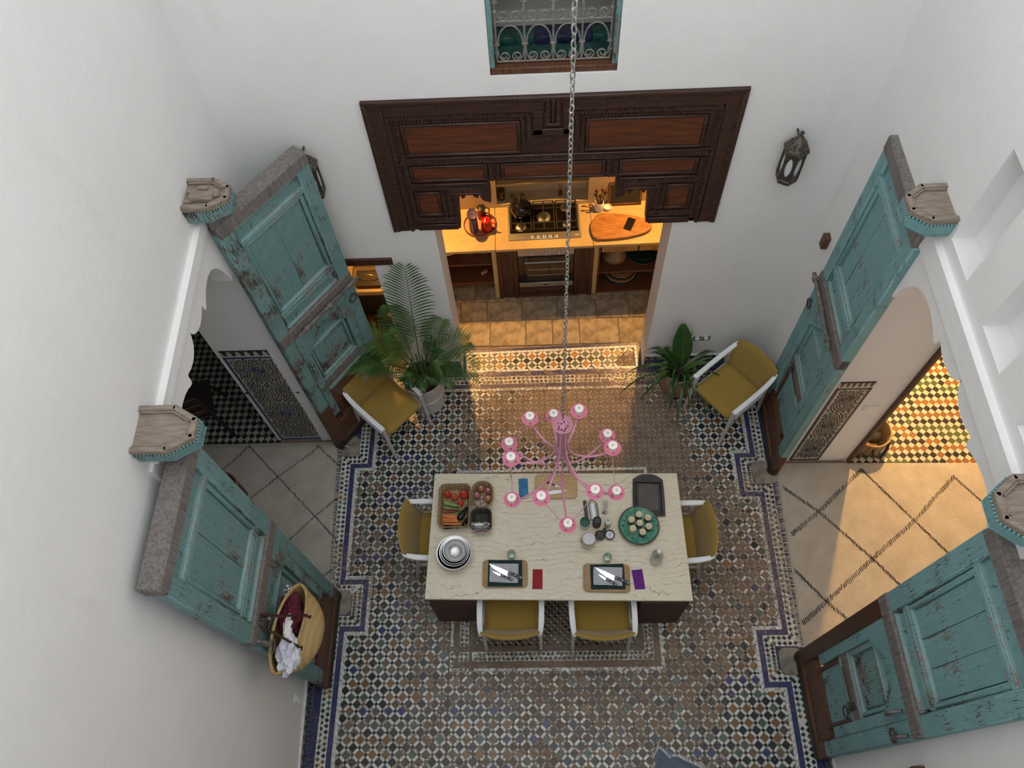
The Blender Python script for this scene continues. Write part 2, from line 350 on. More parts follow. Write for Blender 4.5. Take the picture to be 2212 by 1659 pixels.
# ---------------------------------------------------------------- the shell
def xl(y): return -2.14 - (y + 2.385) * .0331
def xr(y): return 2.245 + (y + 2.4) * .006
YZ = Matrix(((0, 0, 1, 0), (1, 0, 0, 0), (0, 1, 0, 0), (0, 0, 0, 1)))      # poly (y,z) extruded along x
XZ = Matrix(((1, 0, 0, 0), (0, 0, -1, 0), (0, 1, 0, 0), (0, 0, 0, 1)))     # poly (x,z) extruded along -y
TOP = 8.2; YB = 1.54
def wall_seg(m, f, back, y0, y1, z0, z1): m.prism([(f(y0), y0), (f(y1), y1), (back, y1), (back, y0)], z0, z1)
m = MB(); LJ0, LJ1, LX = -1.05, .77, -2.83
wall_seg(m, xl, LX, -3.2, LJ0, 0, TOP); wall_seg(m, xl, LX, LJ1, 1.9, 0, TOP); wall_seg(m, xl, LX, LJ0, LJ1, 3.46, TOP)
wall_left = struct('wall_left', m, 'plaster', 'tall white plastered wall with scalloped archway to the dark room')
m = MB(); RJ0, RJ1, RX = -1.64, .42, 2.99
wall_seg(m, xr, RX, -3.2, RJ0, 0, 3.785); wall_seg(m, xr, RX, RJ1, 1.9, 0, 3.785); wall_seg(m, xr, RX, RJ0, RJ1, 3.62, 3.785)
NZ0, NZ1 = 3.785, 4.45; niches = [(-.167, .131), (-.745, -.455), (-1.32, -1.03), (-1.90, -1.61)]
edges = [-3.2] + [e for a, b in sorted(niches) for e in (a, b)] + [1.9]
for i in range(0, len(edges), 2): wall_seg(m, xr, RX, edges[i], edges[i + 1], NZ0, NZ1)
for a, b in niches: m.prism([(xr(a) + .13, a), (xr(b) + .13, b), (RX, b), (RX, a)], NZ0, NZ1)
wall_seg(m, xr, RX, -3.2, 1.9, NZ1, TOP)
wall_right = struct('wall_right', m, 'plaster', 'tall white plastered wall with blind niches above the lit archway')
m = MB(); B0, B1 = YB, YB + .31
for x0, x1, z0, z1 in ((-2.95, -1.95, 0, TOP), (-1.95, -1.49, 1.93, TOP), (-1.49, -1.23, 0, TOP), (-1.23, -.90, 0, 2.38), (1.05, 1.39, 0, 2.40), (1.39, 3.1, 0, TOP),
                       (-1.23, 1.39, 3.69, 3.845), (-1.23, -.335, 3.845, TOP), (.49, 1.39, 3.845, TOP), (-.335, .49, 5.3, TOP)):
    m.box(((x0 + x1) / 2, (B0 + B1) / 2, (z0 + z1) / 2), (x1 - x0, B1 - B0, z1 - z0))
m.box((.08, 1.75, 3.32), (2.62, .2, .74))
wall_back = struct('wall_back', m, 'plaster', 'white plastered wall over the kitchen opening')
m = MB(); m.box((.05, -3.3, 3.2), (5.8, .3, 6.4)); struct('wall_front', m, 'plaster', 'unseen white parapet wall opposite the kitchen, added for bounced light')  # out of view, added to bounce light; kept low to let the sky in
# plaster arches: ogee tip, cusp, lobe, small scroll, jamb
half = [(0, 0), (.012, -.035), (.04, -.065), (.085, -.09), (.15, -.103), (.22, -.095), (.272, -.075), (.285, -.078), (.292, -.122), (.305, -.133), (.325, -.128), (.37, -.105), (.43, -.086), (.50, -.078), (.56, -.082),
        (.62, -.10), (.67, -.13), (.71, -.172), (.745, -.225), (.772, -.285), (.79, -.34), (.80, -.385), (.806, -.398), (.82, -.372), (.838, -.362), (.852, -.378), (.858, -.40), (.868, -.385), (.882, -.382), (.896, -.40), (.903, -.44)]
def arch_panel(name, f, sgn, yc, hw, tip, ztop, y0, y1, label):
    k = hw / .94; m = MB(); out = [(y0, 0.0), (y0, ztop), (y1, ztop), (y1, 0.0), (yc + hw, 0.0), (yc + hw, tip - .47)]
    out += [(yc + u * k, tip + z * 1.15) for u, z in reversed(half)] + [(yc - u * k, tip + z * 1.15) for u, z in half[1:]] + [(yc - hw, tip - .47), (yc - hw, 0.0)]
    m.prism(out, 0, 1)
    # place: extrude from inside wall to slightly proud of the face, following the wall's line
    vs = []
    for (a, b, t) in m.v:
        xf = f(a) + (sgn * -.018 if t > .5 else sgn * .12); vs.append((xf, a, b))
    m.v = vs
    if sgn > 0: m.f = [tuple(reversed(q)) for q in m.f]
    o = struct(name, m, 'plaster', label)
    return o
arch_l = arch_panel('trim_1', xl, -1, -.09, .85, 3.38, 3.47, LJ0, LJ1, 'white plaster arch with cusped scalloped edge over the dark room')
arch_r = arch_panel('trim_2', xr, 1, -.612, 1.02, 3.50, 3.63, RJ0, RJ1, 'white plaster arch with cusped scalloped edge over the lamplit room')
def band(name, f, sgn, y0, y1, z0, z1, out, label):
    m = MB(); a = sgn * -out; m.prism([(f(y0) + a, y0), (f(y1) + a, y1), (f(y1) + sgn * .02, y1), (f(y0) + sgn * .02, y0)], z0, z1); return struct(name, m, 'plaster', label)
band('trim_3', xl, -1, -1.0, .74, 3.46, 3.55, .042, 'thin white plaster ledge between the octagonal brackets of the dark archway')
band('trim_4', xr, 1, -1.62, .40, 3.535, 3.69, .042, 'thin white plaster ledge under the blind niches')
# side rooms
vary('kitchen_plaster', (.20, .14, .08), (.26, .185, .11), 4, .8)
def room(side, x0, x1, y0, y1, h, mat='plaster_grey'):
    m = MB(); cx, cy = (x0 + x1) / 2, (y0 + y1) / 2
    m.box((cx, y0 - .05, h / 2), (x1 - x0, .1, h)); m.box((cx, y1 + .05, h / 2), (x1 - x0, .1, h))
    m.box((x0 - .05 if side < 0 else x1 + .05, cy, h / 2), (.1, y1 - y0 + .2, h)); return m
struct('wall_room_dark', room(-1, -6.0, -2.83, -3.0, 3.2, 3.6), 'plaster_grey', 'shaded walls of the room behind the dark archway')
struct('wall_room_lamplit', room(1, 2.99, 6.0, -3.0, 3.4, 3.6), 'plaster', 'walls of the lamplit room behind the archway')
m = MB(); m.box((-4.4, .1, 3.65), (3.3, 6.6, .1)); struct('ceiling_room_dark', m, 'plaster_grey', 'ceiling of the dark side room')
m = MB(); m.box((4.5, .2, 3.65), (3.1, 6.8, .1)); struct('ceiling_room_lamplit', m, 'plaster', 'ceiling of the lamplit side room')
m = MB()
m.box((-.3, 3.45, 1.5), (5.6, .1, 3.0)); m.box((-3.05, 2.6, 1.5), (.1, 1.8, 3.0)); m.box((2.45, 2.6, 1.5), (.1, 1.8, 3.0))
struct('wall_kitchen', m, 'kitchen_plaster', 'warm plaster walls of the kitchen')
m = MB(); m.box((-.3, 2.67, 3.0), (5.6, 1.64, .1)); struct('ceiling_kitchen', m, 'kitchen_plaster', 'kitchen ceiling above the hob')

# ---------------------------------------------------------------- floors
WHITE = (.68, .705, .68); INK = (.020, .024, .030); GREEN = (.075, .125, .095); OCHRE = (.22, .115, .040); BROWN = (.15, .105, .065); BLUE = (.035, .045, .15); GREY = (.085, .095, .095)
def smooth01(t): t = max(0, min(1, t)); return t * t * (3 - 2 * t)
def blob(x, y, cx, cy, rx, ry): return smooth01(1.6 - ((x - cx) ** 2 / rx ** 2 + (y - cy) ** 2 / ry ** 2) ** .5)
def wear(x, y):
    v = .415 + .22 * mnoise.noise(Vector((x * 1.7, y * 1.7, 3))) + .10 * mnoise.noise(Vector((x * 5, y * 5, 8)))
    v += .55 * blob(x, y, .45, .95, .75, .42) + .50 * blob(x, y, 1.0, .55, .42, .35) + .25 * blob(x, y, 1.45, .1, .35, .4) + .17 * blob(x, y, 1.55, -.8, .45, .6) + .13 * blob(x, y, .7, -1.75, .9, .35) + .10 * blob(x, y, -.5, .7, .6, .4)
    v -= .24 * blob(x, y, -1.75, -1.7, .42, .8) + .30 * blob(x, y, 1.8, -2.0, .32, .5) + .28 * blob(x, y, -1.4, 1.0, .45, .45) + .30 * blob(x, y, 1.72, .62, .35, .35) + .50 * blob(x, y, 0.0, .38, .62, .16) + .12 * blob(x, y, -1.5, .1, .4, .5)
    return v
def quad_at(c, ux, uy, a, b): return [(c[0] + ux * i * a - uy * j * b, c[1] + uy * i * a + ux * j * b) for i, j in ((-1, -1), (1, -1), (1, 1), (-1, 1))]
def tile(m, poly, color, wr, z=.004, zb=-.002):
    A = sum(poly[i][0] * poly[(i + 1) % len(poly)][1] - poly[(i + 1) % len(poly)][0] * poly[i][1] for i in range(len(poly)))
    if A < 0: poly = poly[::-1]
    k = len(poly); cx = sum(p[0] for p in poly) / k; cy = sum(p[1] for p in poly) / k; e = .0012
    tx, ty = random.gauss(0, .010), random.gauss(0, .010)
    top = []
    for p in poly:
        dx, dy = p[0] - cx, p[1] - cy; L = max(1e-6, math.hypot(dx, dy)); s = 1 - e / L
        top.append((cx + dx * s, cy + dy * s, z + dx * tx + dy * ty))
    vs = [(p[0], p[1], zb) for p in poly] + top
    m.add(vs, [tuple(range(k, 2 * k))] + [(i, (i + 1) % k, k + (i + 1) % k, k + i) for i in range(k)], None, (*color, wr))
FIELD = [(-1.89, -3.2, 1.99, -1.75), (-1.89, -1.75, 1.80, -1.235), (-1.70, -1.235, 1.80, -1.19), (-1.70, -1.19, 2.035, -.68), (-1.93, -.68, 2.035, .015), (-1.93, .015, 1.85, .40), (-1.775, .40, 1.85, .55), (-1.775, .55, 2.01, 1.30)]
PATH = [(-1.89, -3.2), (-1.89, -1.235), (-1.70, -1.235), (-1.70, -.68), (-1.93, -.68), (-1.95, .40), (-1.775, .40), (-1.775, 1.30), (2.01, 1.30), (2.01, .55), (1.85, .55), (1.85, .015), (2.035, .015), (2.035, -1.19), (1.80, -1.19), (1.80, -1.75), (1.99, -1.75), (1.99, -3.2)]
CARP = (-.935, -1.56, .99, .385)
def in_field(x, y, g): return any(a - g < x < c + g and b - g < y < d + g for a, b, c, d in FIELD)
def in_carp(x, y, g=0): return CARP[0] - g < x < CARP[2] + g and CARP[1] - g < y < CARP[3] + g
m = MB()
m.box((.05, -.75, -.03), (6.2, 5.1, .06)); floor = struct('floor', m, 'terracotta', 'courtyard floor of worn mosaic tiles')
fm = bpy.data.materials.new('mortar'); MAT['mortar'] = vary('mortar', (.17, .125, .09), (.27, .20, .145), 12, .9, bump=.4, bs=60); floor.data.materials[0] = MAT['mortar']
P = .0815; S = .0275; G = .0130; U = 2 ** -.5
bigs = []; rest = MB(); ox, oy = -.018, .02
rng = range(-48, 49)
for i in rng:
    for j in rng:
        cx = ox + (i + j) * P * U; cy = oy + (i - j) * P * U
        if not (-2.05 < cx < 2.12 and -2.95 < cy < 1.36): continue
        row = i - j
        for kind, dx, dy in (('big', 0, 0), ('ra', P * U / 2, P * U / 2), ('rb', P * U / 2, -P * U / 2), ('sm', P * U, 0)):
            x, y = cx + dx, cy + dy
            if not in_field(x, y, .03 if kind == 'big' else .022) or in_carp(x, y, -.02): continue
            if abs(x) < .62 and -1.0 < y < -.05 and kind != 'big': continue
            wv = wear(x, y) + random.gauss(0, .17); zz = .004 + random.uniform(-.0008, .0008)
            if kind == 'big':
                if row % 2 == 0: c = INK if random.random() < .88 else GREY
                else:
                    h = mnoise.noise(Vector(((i + j) * .13, row * 1.7, 5.5)))
                    c = OCHRE if h > .12 else GREEN if h > -.12 else BROWN if h > -.3 else BLUE
                    if random.random() < .06: c = random.choice((BLUE, GREEN, INK))
                kf = random.uniform(.82, 1.15); c = tuple(v * kf for v in c)
                bigs.append((quad_at((x, y), U, U, S, S), c, wv, zz, x, y))
            elif kind == 'sm': tile(rest, quad_at((x, y), U, U, G - .0008, G - .0008), INK if random.random() < .7 else random.choice((OCHRE, GREEN, BROWN)), wv, zz)
            else:
                a, b = (G - .001, S) if kind == 'ra' else (S, G - .001)
                kf = random.uniform(.88, 1.06); c = tuple(v * kf for v in WHITE); tile(rest, quad_at((x, y), U, U, a, b), c, wv + .03, zz)
def floor_seen(x, y): return -2.32 < y and -1.92 < x < 2.03 and not (-1.06 < x < 1.15 and -1.17 < y < .25) and not (-.65 < x < .72 and y > -1.45 and y < -1.1)
near = sorted([b for b in bigs if floor_seen(b[4], b[5])], key=lambda b: b[5]); pick = set(id(b) for b in near[:300])
for b in bigs:
    if id(b) in pick:
        t = MB(); L = [(p[0] - b[4], p[1] - b[5]) for p in b[0]]; tile(t, L, b[1], b[2], b[3]); o = t.obj('tile', 'zellige', floor, False); o.location = (b[4], b[5], 0)
    else: tile(rest, *b[:4])
# border bands: white listel, blue, small checker, blue
def offset(path, d):
    out = []; k = len(path)
    for i, p in enumerate(path):
        ns = []
        for a, b in ((i - 1, i), (i, i + 1)):
            if a < 0 or b >= k: continue
            tx, ty = path[b][0] - path[a][0], path[b][1] - path[a][1]; L = math.hypot(tx, ty); ns.append((-ty / L, tx / L))
        if len(ns) == 1: nx, ny = ns[0]; s = 1
        else:
            nx, ny = ns[0][0] + ns[1][0], ns[0][1] + ns[1][1]; s = 2 / max(.3, nx * nx + ny * ny)
        out.append((p[0] + nx * d * s, p[1] + ny * d * s))
    return out
def bands(m, path, a, b, size, color, wf, z=.0055, skip=None):
    A, B = offset(path, a), offset(path, b)
    for i in range(len(path) - 1):
        L = math.hypot(A[i + 1][0] - A[i][0], A[i + 1][1] - A[i][1]); k = max(1, round(L / size))
        for t in range(k):
            q = [tuple(lerp(X[i][d], X[i + 1][d], tt) for d in (0, 1)) for X, tt in ((A, t / k), (A, (t + 1) / k), (B, (t + 1) / k), (B, t / k))]
            cx = sum(p[0] for p in q) / 4; cy = sum(p[1] for p in q) / 4
            if cy < -2.75 or (skip and skip(cx, cy)): continue
            g = [(cx + (p[0] - cx) * (1 - .0016 / max(.01, math.hypot(p[0] - cx, p[1] - cy))), cy + (p[1] - cy) * (1 - .0016 / max(.01, math.hypot(p[0] - cx, p[1] - cy)))) for p in q]
            kf = random.uniform(.88, 1.1); tile(m, g, tuple(v * kf for v in color), wf(cx, cy) + random.gauss(0, .04), z)
def checker(m, path, a, b, wf, rows=2, z=.0058, pitch=.047, cols=(INK, INK, GREEN, OCHRE, INK, BROWN)):
    A, B = offset(path, a), offset(path, b)
    for i in range(len(path) - 1):
        L = math.hypot(A[i + 1][0] - A[i][0], A[i + 1][1] - A[i][1]); k = max(1, round(L / pitch)); hw = L / k / 2; hh = (b - a) / rows / 2
        tx, ty = (A[i + 1][0] - A[i][0]) / L, (A[i + 1][1] - A[i][1]) / L; nx, ny = -ty, tx
        for t in range(k):
            for r in range(rows):
                u = (t + .5) / k; v = (r + .5) / rows
                cx = lerp(lerp(A[i][0], A[i + 1][0], u), lerp(B[i][0], B[i + 1][0], u), v); cy = lerp(lerp(A[i][1], A[i + 1][1], u), lerp(B[i][1], B[i + 1][1], u), v)
                if cy < -2.75: continue
                c = cols[(t // 2) % len(cols)]; e = .92
                tile(m, [(cx + tx * hw * e, cy + ty * hw * e), (cx + nx * hh * e, cy + ny * hh * e), (cx - tx * hw * e, cy - ty * hw * e), (cx - nx * hh * e, cy - ny * hh * e)], c, wf(cx, cy), z)
wb = lambda x, y: .20 + .30 * blob(x, y, .3, 1.35, 1.2, .3) + .25 * blob(x, y, 2.0, -.3, .4, .9) + .22 * blob(x, y, -1.85, -.8, .3, .5) + .12 * mnoise.noise(Vector((x * 3, y * 3, 1)))
def offwall(x, y): return x < xl(y) or x > xr(y)
brd = MB()
bands(brd, PATH, 0, .036, .05, WHITE, wb); bands(brd, PATH, .036, .082, .115, BLUE, wb); bands(brd, PATH, .082, .180, .20, WHITE, wb, .0045); checker(brd, PATH, .084, .178, wb); bands(brd, PATH, .180, .25, .14, BLUE, wb, .0052, offwall)
cp = [(CARP[0], CARP[1]), (CARP[2], CARP[1]), (CARP[2], CARP[3]), (CARP[0], CARP[3]), (CARP[0], CARP[1])]
wc = lambda x, y: .38 + .10 * mnoise.noise(Vector((x * 4, y * 4, 2))) - (.3 if y > .3 else 0)
bands(brd, cp, 0, .03, .06, WHITE, lambda x, y: wc(x, y) + .04); bands(brd, cp, .03, .085, .12, (.16, .115, .08), lambda x, y: .6); bands(brd, cp, .085, .17, .2, WHITE, lambda x, y: .45, .0045); checker(brd, cp, .087, .168, lambda x, y: .42, 2, .0058, .043, (INK, BROWN, INK, GREY)); bands(brd, cp, .17, .22, .14, (.13, .10, .075), lambda x, y: .55)
p2 = .043
for i in range(-70, 71):
    for j in range(-70, 71):
        x = .03 + (i + j) * p2 * U; y = -.6 + (i - j) * p2 * U
        if not (CARP[0] + .225 < x < CARP[2] - .225 and CARP[1] + .22 < y < -.95): continue
        tile(brd, quad_at((x, y), U, U, .0145, .0145), random.choice((INK, INK, GREY, BROWN)), .33 + random.gauss(0, .08)); tile(brd, quad_at((x + p2 * U / 2, y + p2 * U / 2), U, U, .006, .012), WHITE, .40 + random.gauss(0, .1))
# mosaic doorstep of the kitchen
st = MB()
def shear(x, y): return (x, y + (x - .05) * .028 * (y - 1.5) / .33)
TH = (-.90, 1.505, 1.04, 1.845)
for i in range(-40, 41):
    for j in range(-40, 41):
        cx = .03 + (i + j) * .083 * U; cy = 1.67 + (i - j) * .083 * U
        for kind, dx, dy in (('big', 0, 0), ('ra', .083 * U / 2, .083 * U / 2), ('rb', .083 * U / 2, -.083 * U / 2), ('sm', .083 * U, 0)):
            x, y = cx + dx, cy + dy
            if not (TH[0] + .06 < x < TH[2] - .06 and TH[1] + .035 < y < TH[3] - .06): continue
            wv = .16 + .5 * blob(x, y, .9, 1.62, .12, .1) + random.gauss(0, .04); row = i - j
            if kind == 'big': a, b = S, S; c = INK if row % 2 == 0 else (tuple(1.7 * v for v in OCHRE) if mnoise.noise(Vector(((i + j) * .3, row, 1))) > 0 else GREEN)
            elif kind == 'sm': a = b = G - .001; c = BROWN
            else: a, b = ((G - .001, S) if kind == 'ra' else (S, G - .001)); c = WHITE
            tile(st, [shear(*p) for p in quad_at((x, y), U, U, a, b)], c, wv, .005)
def ringbands(m, r, lo, hi, size, c):
    x0, y0, x1, y1 = r; pth = [(x0, y0), (x1, y0), (x1, y1), (x0, y1), (x0, y0)]; t = MB(); bands(t, pth, lo, hi, size, c, lambda x, y: .18)
    for q in range(len(t.v)): v = t.v[q]; s_ = shear(v[0], v[1]); t.v[q] = (s_[0], s_[1], v[2])
    m.v, off = m.v + t.v, len(m.v); m.f += [tuple(k + off for k in f) for f in t.f]; m.c += t.c
ringbands(st, TH, 0, .032, .11, BLUE); ringbands(st, TH, .032, .062, .06, WHITE)
rest.obj('mosaic_field', 'zellige', floor, False, kind='stuff'); brd.obj('mosaic_border', 'zellige', floor, False, kind='stuff'); st.obj('mosaic_doorstep', 'zellige_fine', floor, False, kind='stuff')
# kitchen flagstones
m = MB(); m.box((-.3, 2.66, -.03), (5.6, 1.66, .05)); kfloor = struct('floor_kitchen', m, 'mortar', 'flagstone floor of the kitchen')
rows_ = [(1.865, 2.205), (2.205, 2.47), (2.47, 2.9), (2.9, 3.4)]
for r, (y0, y1) in enumerate(rows_):
    x = -3.0 + .13 * r
    while x < 2.4:
        wd = random.choice((.30, .37, .40, .44)); t = MB(); t.box((0, 0, 0), (wd - .008, y1 - y0 - .008, .02), .004)
        o = t.obj('flagstone', 'flagstone', kfloor); o.location = (x + wd / 2, (y0 + y1) / 2 + random.uniform(-.004, .004), -.004 + random.uniform(-.001, .002)); x += wd
# chequered floors of the side rooms
def chequer(name, label, x0, x1, y0, y1, pal, seen, limit, key, wv):
    m = MB(); m.box(((x0 + x1) / 2, (y0 + y1) / 2, -.03), (x1 - x0, y1 - y0, .058)); fl = struct(name, m, 'mortar', label); q = .0525; rest = MB(); cand = []
    for i in range(-60, 61):
        for j in range(-60, 61):
            x = (x0 + x1) / 2 + (i + j) * q * U; y = .9 + (i - j) * q * U
            if not (x0 < x < x1 and y0 < y < y1) or not (-1.2 < y < 2.4): continue
            cand.append((x, y, i, j))
    vis = sorted([c for c in cand if seen(c[0], c[1])], key=key)[:limit]; vs_ = set(vis); cache = {}
    for c in cand:
        x, y, i, j = c; cc = pal(i, j); 
        if c in vs_:
            k = (cc, random.randrange(3))
            if k not in cache:
                t = MB(); tile(t, quad_at((0, 0), U, U, q / 2 - .0012, q / 2 - .0012), cc, wv + random.gauss(0, .05)); cache[k] = t.mesh('tile', 'zellige_fine', False)
            o = bpy.data.objects.new('tile', cache[k]); col.objects.link(o); o.parent = fl; o.location = (x, y, 0)
        else: tile(rest, quad_at((x, y), U, U, q / 2 - .0012, q / 2 - .0012), cc, wv + random.gauss(0, .05))
    rest.obj('chequer_field', 'zellige_fine', fl, False, kind='stuff'); return fl
CREAM = (.60, .56, .45)
def pal_r(i, j):
    if (i + j) % 2: return CREAM
    return ((.02, .02, .022), (.32, .14, .03), (.02, .02, .022), (.075, .12, .04), (.02, .02, .022), (.26, .11, .03))[int((i - j) * .5 + (i + j) * .12 + 2 * mnoise.noise(Vector((i * .2, j * .2, 0)))) % 6]
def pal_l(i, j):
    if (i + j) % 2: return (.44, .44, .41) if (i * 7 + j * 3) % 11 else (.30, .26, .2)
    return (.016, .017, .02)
chequer('floor_room_lamplit', 'chequered floor of cream, black, green and ochre tiles', 2.99, 5.6, -2.6, 3.0, pal_r, lambda x, y: x < 4.5 and .33 < y < 1.9 and (x - 2.99) > (y - .36) * .62, 300, lambda c: c[1], .15)
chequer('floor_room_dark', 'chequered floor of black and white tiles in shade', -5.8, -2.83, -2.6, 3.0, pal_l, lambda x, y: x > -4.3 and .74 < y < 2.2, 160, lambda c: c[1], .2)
m = MB(); m.prism([(xl(-1.05), -1.05), (xl(.77), .77), (-2.83, .77), (-2.83, -1.05)], -.05, .002); m.prism([(xr(-1.64), -1.64), (xr(.42), .42), (2.99, .42), (2.99, -1.64)], -.05, .002); struct('floor_passage', m, 'mortar', 'archway thresholds under the rugs')

# mosaic wall panels on the archway jambs
def rosette_panel(name, wallobj, x0, x1, z0, z1, y, cents, flip=1, blue=BLUE, label=None):
    m = MB(); W = (.55, .55, .52)
    def pl(poly, c, d): m.prism(poly, 0, d, Matrix.Translation((0, y, 0)) @ XZ, (*c, .18))
    pl([(x0, z0), (x1, z0), (x1, z1 + .10), (x0, z1 + .10)], W, .006)
    def tileq(a, b, c, d_, colr): pl([(a, b), (c, b), (c, d_), (a, d_)], colr, .009)
    k = 16
    for t in range(k): za, zb = lerp(z0 + .03, z1, t / k), lerp(z0 + .03, z1, (t + 1) / k); tileq(x0, za + .002, x0 + .022, zb - .002, blue); tileq(x1 - .022, za + .002, x1, zb - .002, blue)
    for t in range(4):
        xa, xb = lerp(x0, x1, t / 4), lerp(x0, x1, (t + 1) / 4); tileq(xa + .002, z1 - .022, xb - .002, z1, blue); tileq(xa + .002, z0, xb - .002, z0 + .03, blue)
    n_ = 6; pw = (x1 - x0) / n_
    for t in range(n_):
        a = x0 + pw * t; pl([(a, z1 + .10), (a + pw * .98, z1 + .10), (a + pw * .82, z1 + .08), (a + pw * .70, z1 + .055), (a + pw * .74, z1 + .04), (a + pw * .5, z1 + .02), (a + pw * .26, z1 + .04), (a + pw * .30, z1 + .055), (a + pw * .18, z1 + .08)], INK, .009)
    bx0, bx1, bz0, bz1 = x0 + .03, x1 - .03, z0 + .06, z1 - .03
    def inside(px, pz, ci): return bx0 + .008 < px < bx1 - .008 and bz0 + .008 < pz < bz1 - .008 and min(range(len(cents)), key=lambda q: (cents[q][0] - px) ** 2 + (cents[q][1] - pz) ** 2) == ci
    for ci, (cx, cz) in enumerate(cents):
        pl([(cx + .016 * cos(2 * pi * t / 16), cz + .016 * sin(2 * pi * t / 16)) for t in range(16)], INK, .010)
        r0 = .022
        for ring in range(40):
            nn = 16 if r0 < .105 else 32 if r0 < .23 else 64
            ln, wr_ = ((.046, .36) if ring == 0 else (.026, .33) if ring % 2 == 0 else (.011, .26)); rm = r0 + ln / 2; wdt = min(2 * pi * rm / nn * wr_, .0125); r0 += ln * .86 + .002
            for t in range(nn):
                a = 2 * pi * (t + .5 * (ring % 2)) / nn; px, pz = cx + rm * cos(a), cz + rm * sin(a)
                if not inside(px, pz, ci): continue
                c = blue if ring == 0 else random.choice((INK, INK, INK, GREEN, OCHRE, (.06, .05, .04)))
                ca, sa = cos(a), sin(a); h = ln / 2
                pl([(px + ca * u - sa * v, pz + sa * u + ca * v) for u, v in ((-h, 0), (-h * .2, -wdt), (h * .6, -wdt * .8), (h, 0), (h * .6, wdt * .8), (-h * .2, wdt))], c, .010)
    o = m.obj(name, 'zellige_fine', wallobj, False, kind='stuff')
    if label: o['label'] = label
rosette_panel('mosaic_panel', wall_left, -2.79, -2.325, .03, 1.69, LJ1, [(-2.55, 1.47), (-2.56, .62), (-2.80, 1.05), (-2.32, 1.05)], label='blue and black star mosaic panel on the white jamb')
rosette_panel('mosaic_panel', wall_right, 2.41, 2.70, .03, 1.52, RJ1, [(2.55, 1.33), (2.55, .82), (2.55, .30)], blue=(.045, .042, .055), label='dark star mosaic panel on the jamb by the light switch')
# dado tiles along the courtyard walls
def dado(name, wallobj, p0, p1, h, nrm):
    m = MB(); L = math.hypot(p1[0] - p0[0], p1[1] - p0[1]); ux, uy = (p1[0] - p0[0]) / L, (p1[1] - p0[1]) / L
    M_ = Matrix(((ux, 0, nrm[0], p0[0]), (uy, 0, nrm[1], p0[1]), (0, 1, 0, 0), (0, 0, 0, 1)))
    m.prism([(0, 0), (L, 0), (L, h), (0, h)], -.01, .012, M_, (.30, .31, .31, .2)); k = max(2, round(L / .075)); pw = L / k
    for t in range(k):
        a = t * pw
        m.prism([(a, h - .004), (a + pw * .96, h - .004), (a + pw * .8, h - .03), (a + pw * .66, h - .05), (a + pw * .5, h - .075), (a + pw * .34, h - .05), (a + pw * .2, h - .03)], .012, .016, M_, (*INK, .15))
        m.prism([(a + .002, h - .115), (a + pw - .002, h - .115), (a + pw - .002, h - .085), (a + .002, h - .085)], .012, .016, M_, (*BLUE, .15))
        for r in range(3):
            zc = .02 + r * .042 + .021
            for s_ in (0, 1): m.prism([(a + pw * (.25 + .5 * s_) + .017 * dx, zc + .019 * dz) for dx, dz in ((-1, 0), (0, -1), (1, 0), (0, 1))], .012, .016, M_, (*random.choice((INK, INK, BLUE, GREEN)), .15))
    m.prism([(0, h), (L, h), (L, h + .012), (0, h + .012)], -.01, .022, M_, (.75, .75, .75, 0))
    m.obj(name, 'zellige_fine', wallobj, False, kind='stuff')
dado('dado_tiles', wall_back, (1.05, YB), (2.25, YB), .27, (0, -1)); dado('dado_tiles', wall_back, (-1.49, YB), (-.90, YB), .27, (0, -1)); dado('dado_tiles', wall_back, (-2.25, YB), (-1.95, YB), .27, (0, -1))
dado('dado_tiles', wall_left, (xl(-2.9), -2.9), (xl(-1.08), -1.08), .22, (1, 0)); dado('dado_tiles', wall_right, (xr(1.53), 1.53), (xr(.44), .44), .27, (-1, 0)); dado('dado_tiles', wall_right, (xr(-1.66), -1.66), (xr(-2.9), -2.9), .22, (-1, 0))
# wooden edge of the lamplit room's doorway, timber over the side doorway, block on the wall
m = MB(); m.box((3.0, .405, 1.6), (.035, .05, 3.2), .004); struct('trim_5', m, 'brown_timber', 'brown wooden edge of the lamplit doorway')
m = MB(); m.box((-1.72, YB + .02, 1.975), (.80, .08, .085), .006); struct('trim_6', m, 'cabinet_timber', 'dark wooden lintel over the narrow side doorway')
m = MB(); m.box((xr(1.32) - .02, 1.32, 2.33), (.06, .07, .13), .006); tag(m.obj('wooden_block', 'brown_timber'), 'small brown wooden block set in the white wall beside the door', 'wood block')
# ---------------------------------------------------------------- carved lintel over the kitchen
def rope(m, a, b, r=.016, y=0.0, step=.024):
    r *= 1.25
    "twisted rope moulding from a to b in the x-z plane, standing proud of y"
    L = math.hypot(b[0] - a[0], b[1] - a[1]); k = max(2, int(L / step)); ang = math.atan2(b[1] - a[1], b[0] - a[0])
    for t in range(k):
        u = (t + .5) / k; p = (lerp(a[0], b[0], u), y, lerp(a[1], b[1], u))
        M_ = Matrix.Translation(p) @ Matrix.Rotation(-ang, 4, 'Y') @ Matrix.Rotation(rad(38), 4, 'Y')
        h = L / k * .78; q = [(h, 0), (h * .5, r * .95), (-h * .5, r * .95), (-h, 0), (-h * .5, -r * .95), (h * .5, -r * .95)]
        m.add([(x * .8, -.0, z * 1.25) for x, z in q] + [(x * .45, -r * .95, z * .85) for x, z in q], [(6, 7, 8, 9, 10, 11)] + [(i, (i + 1) % 6, 6 + (i + 1) % 6, 6 + i) for i in range(6)], M_)
def strip(m, x0, x1, z0, z1, y, d, ch=.006): m.box(((x0 + x1) / 2, y - d / 2, (z0 + z1) / 2), (x1 - x0, d, z1 - z0), ch)
XC = .075; LX0, LX1, LZ0, LZ1 = -1.235, 1.385, 2.37, 3.69
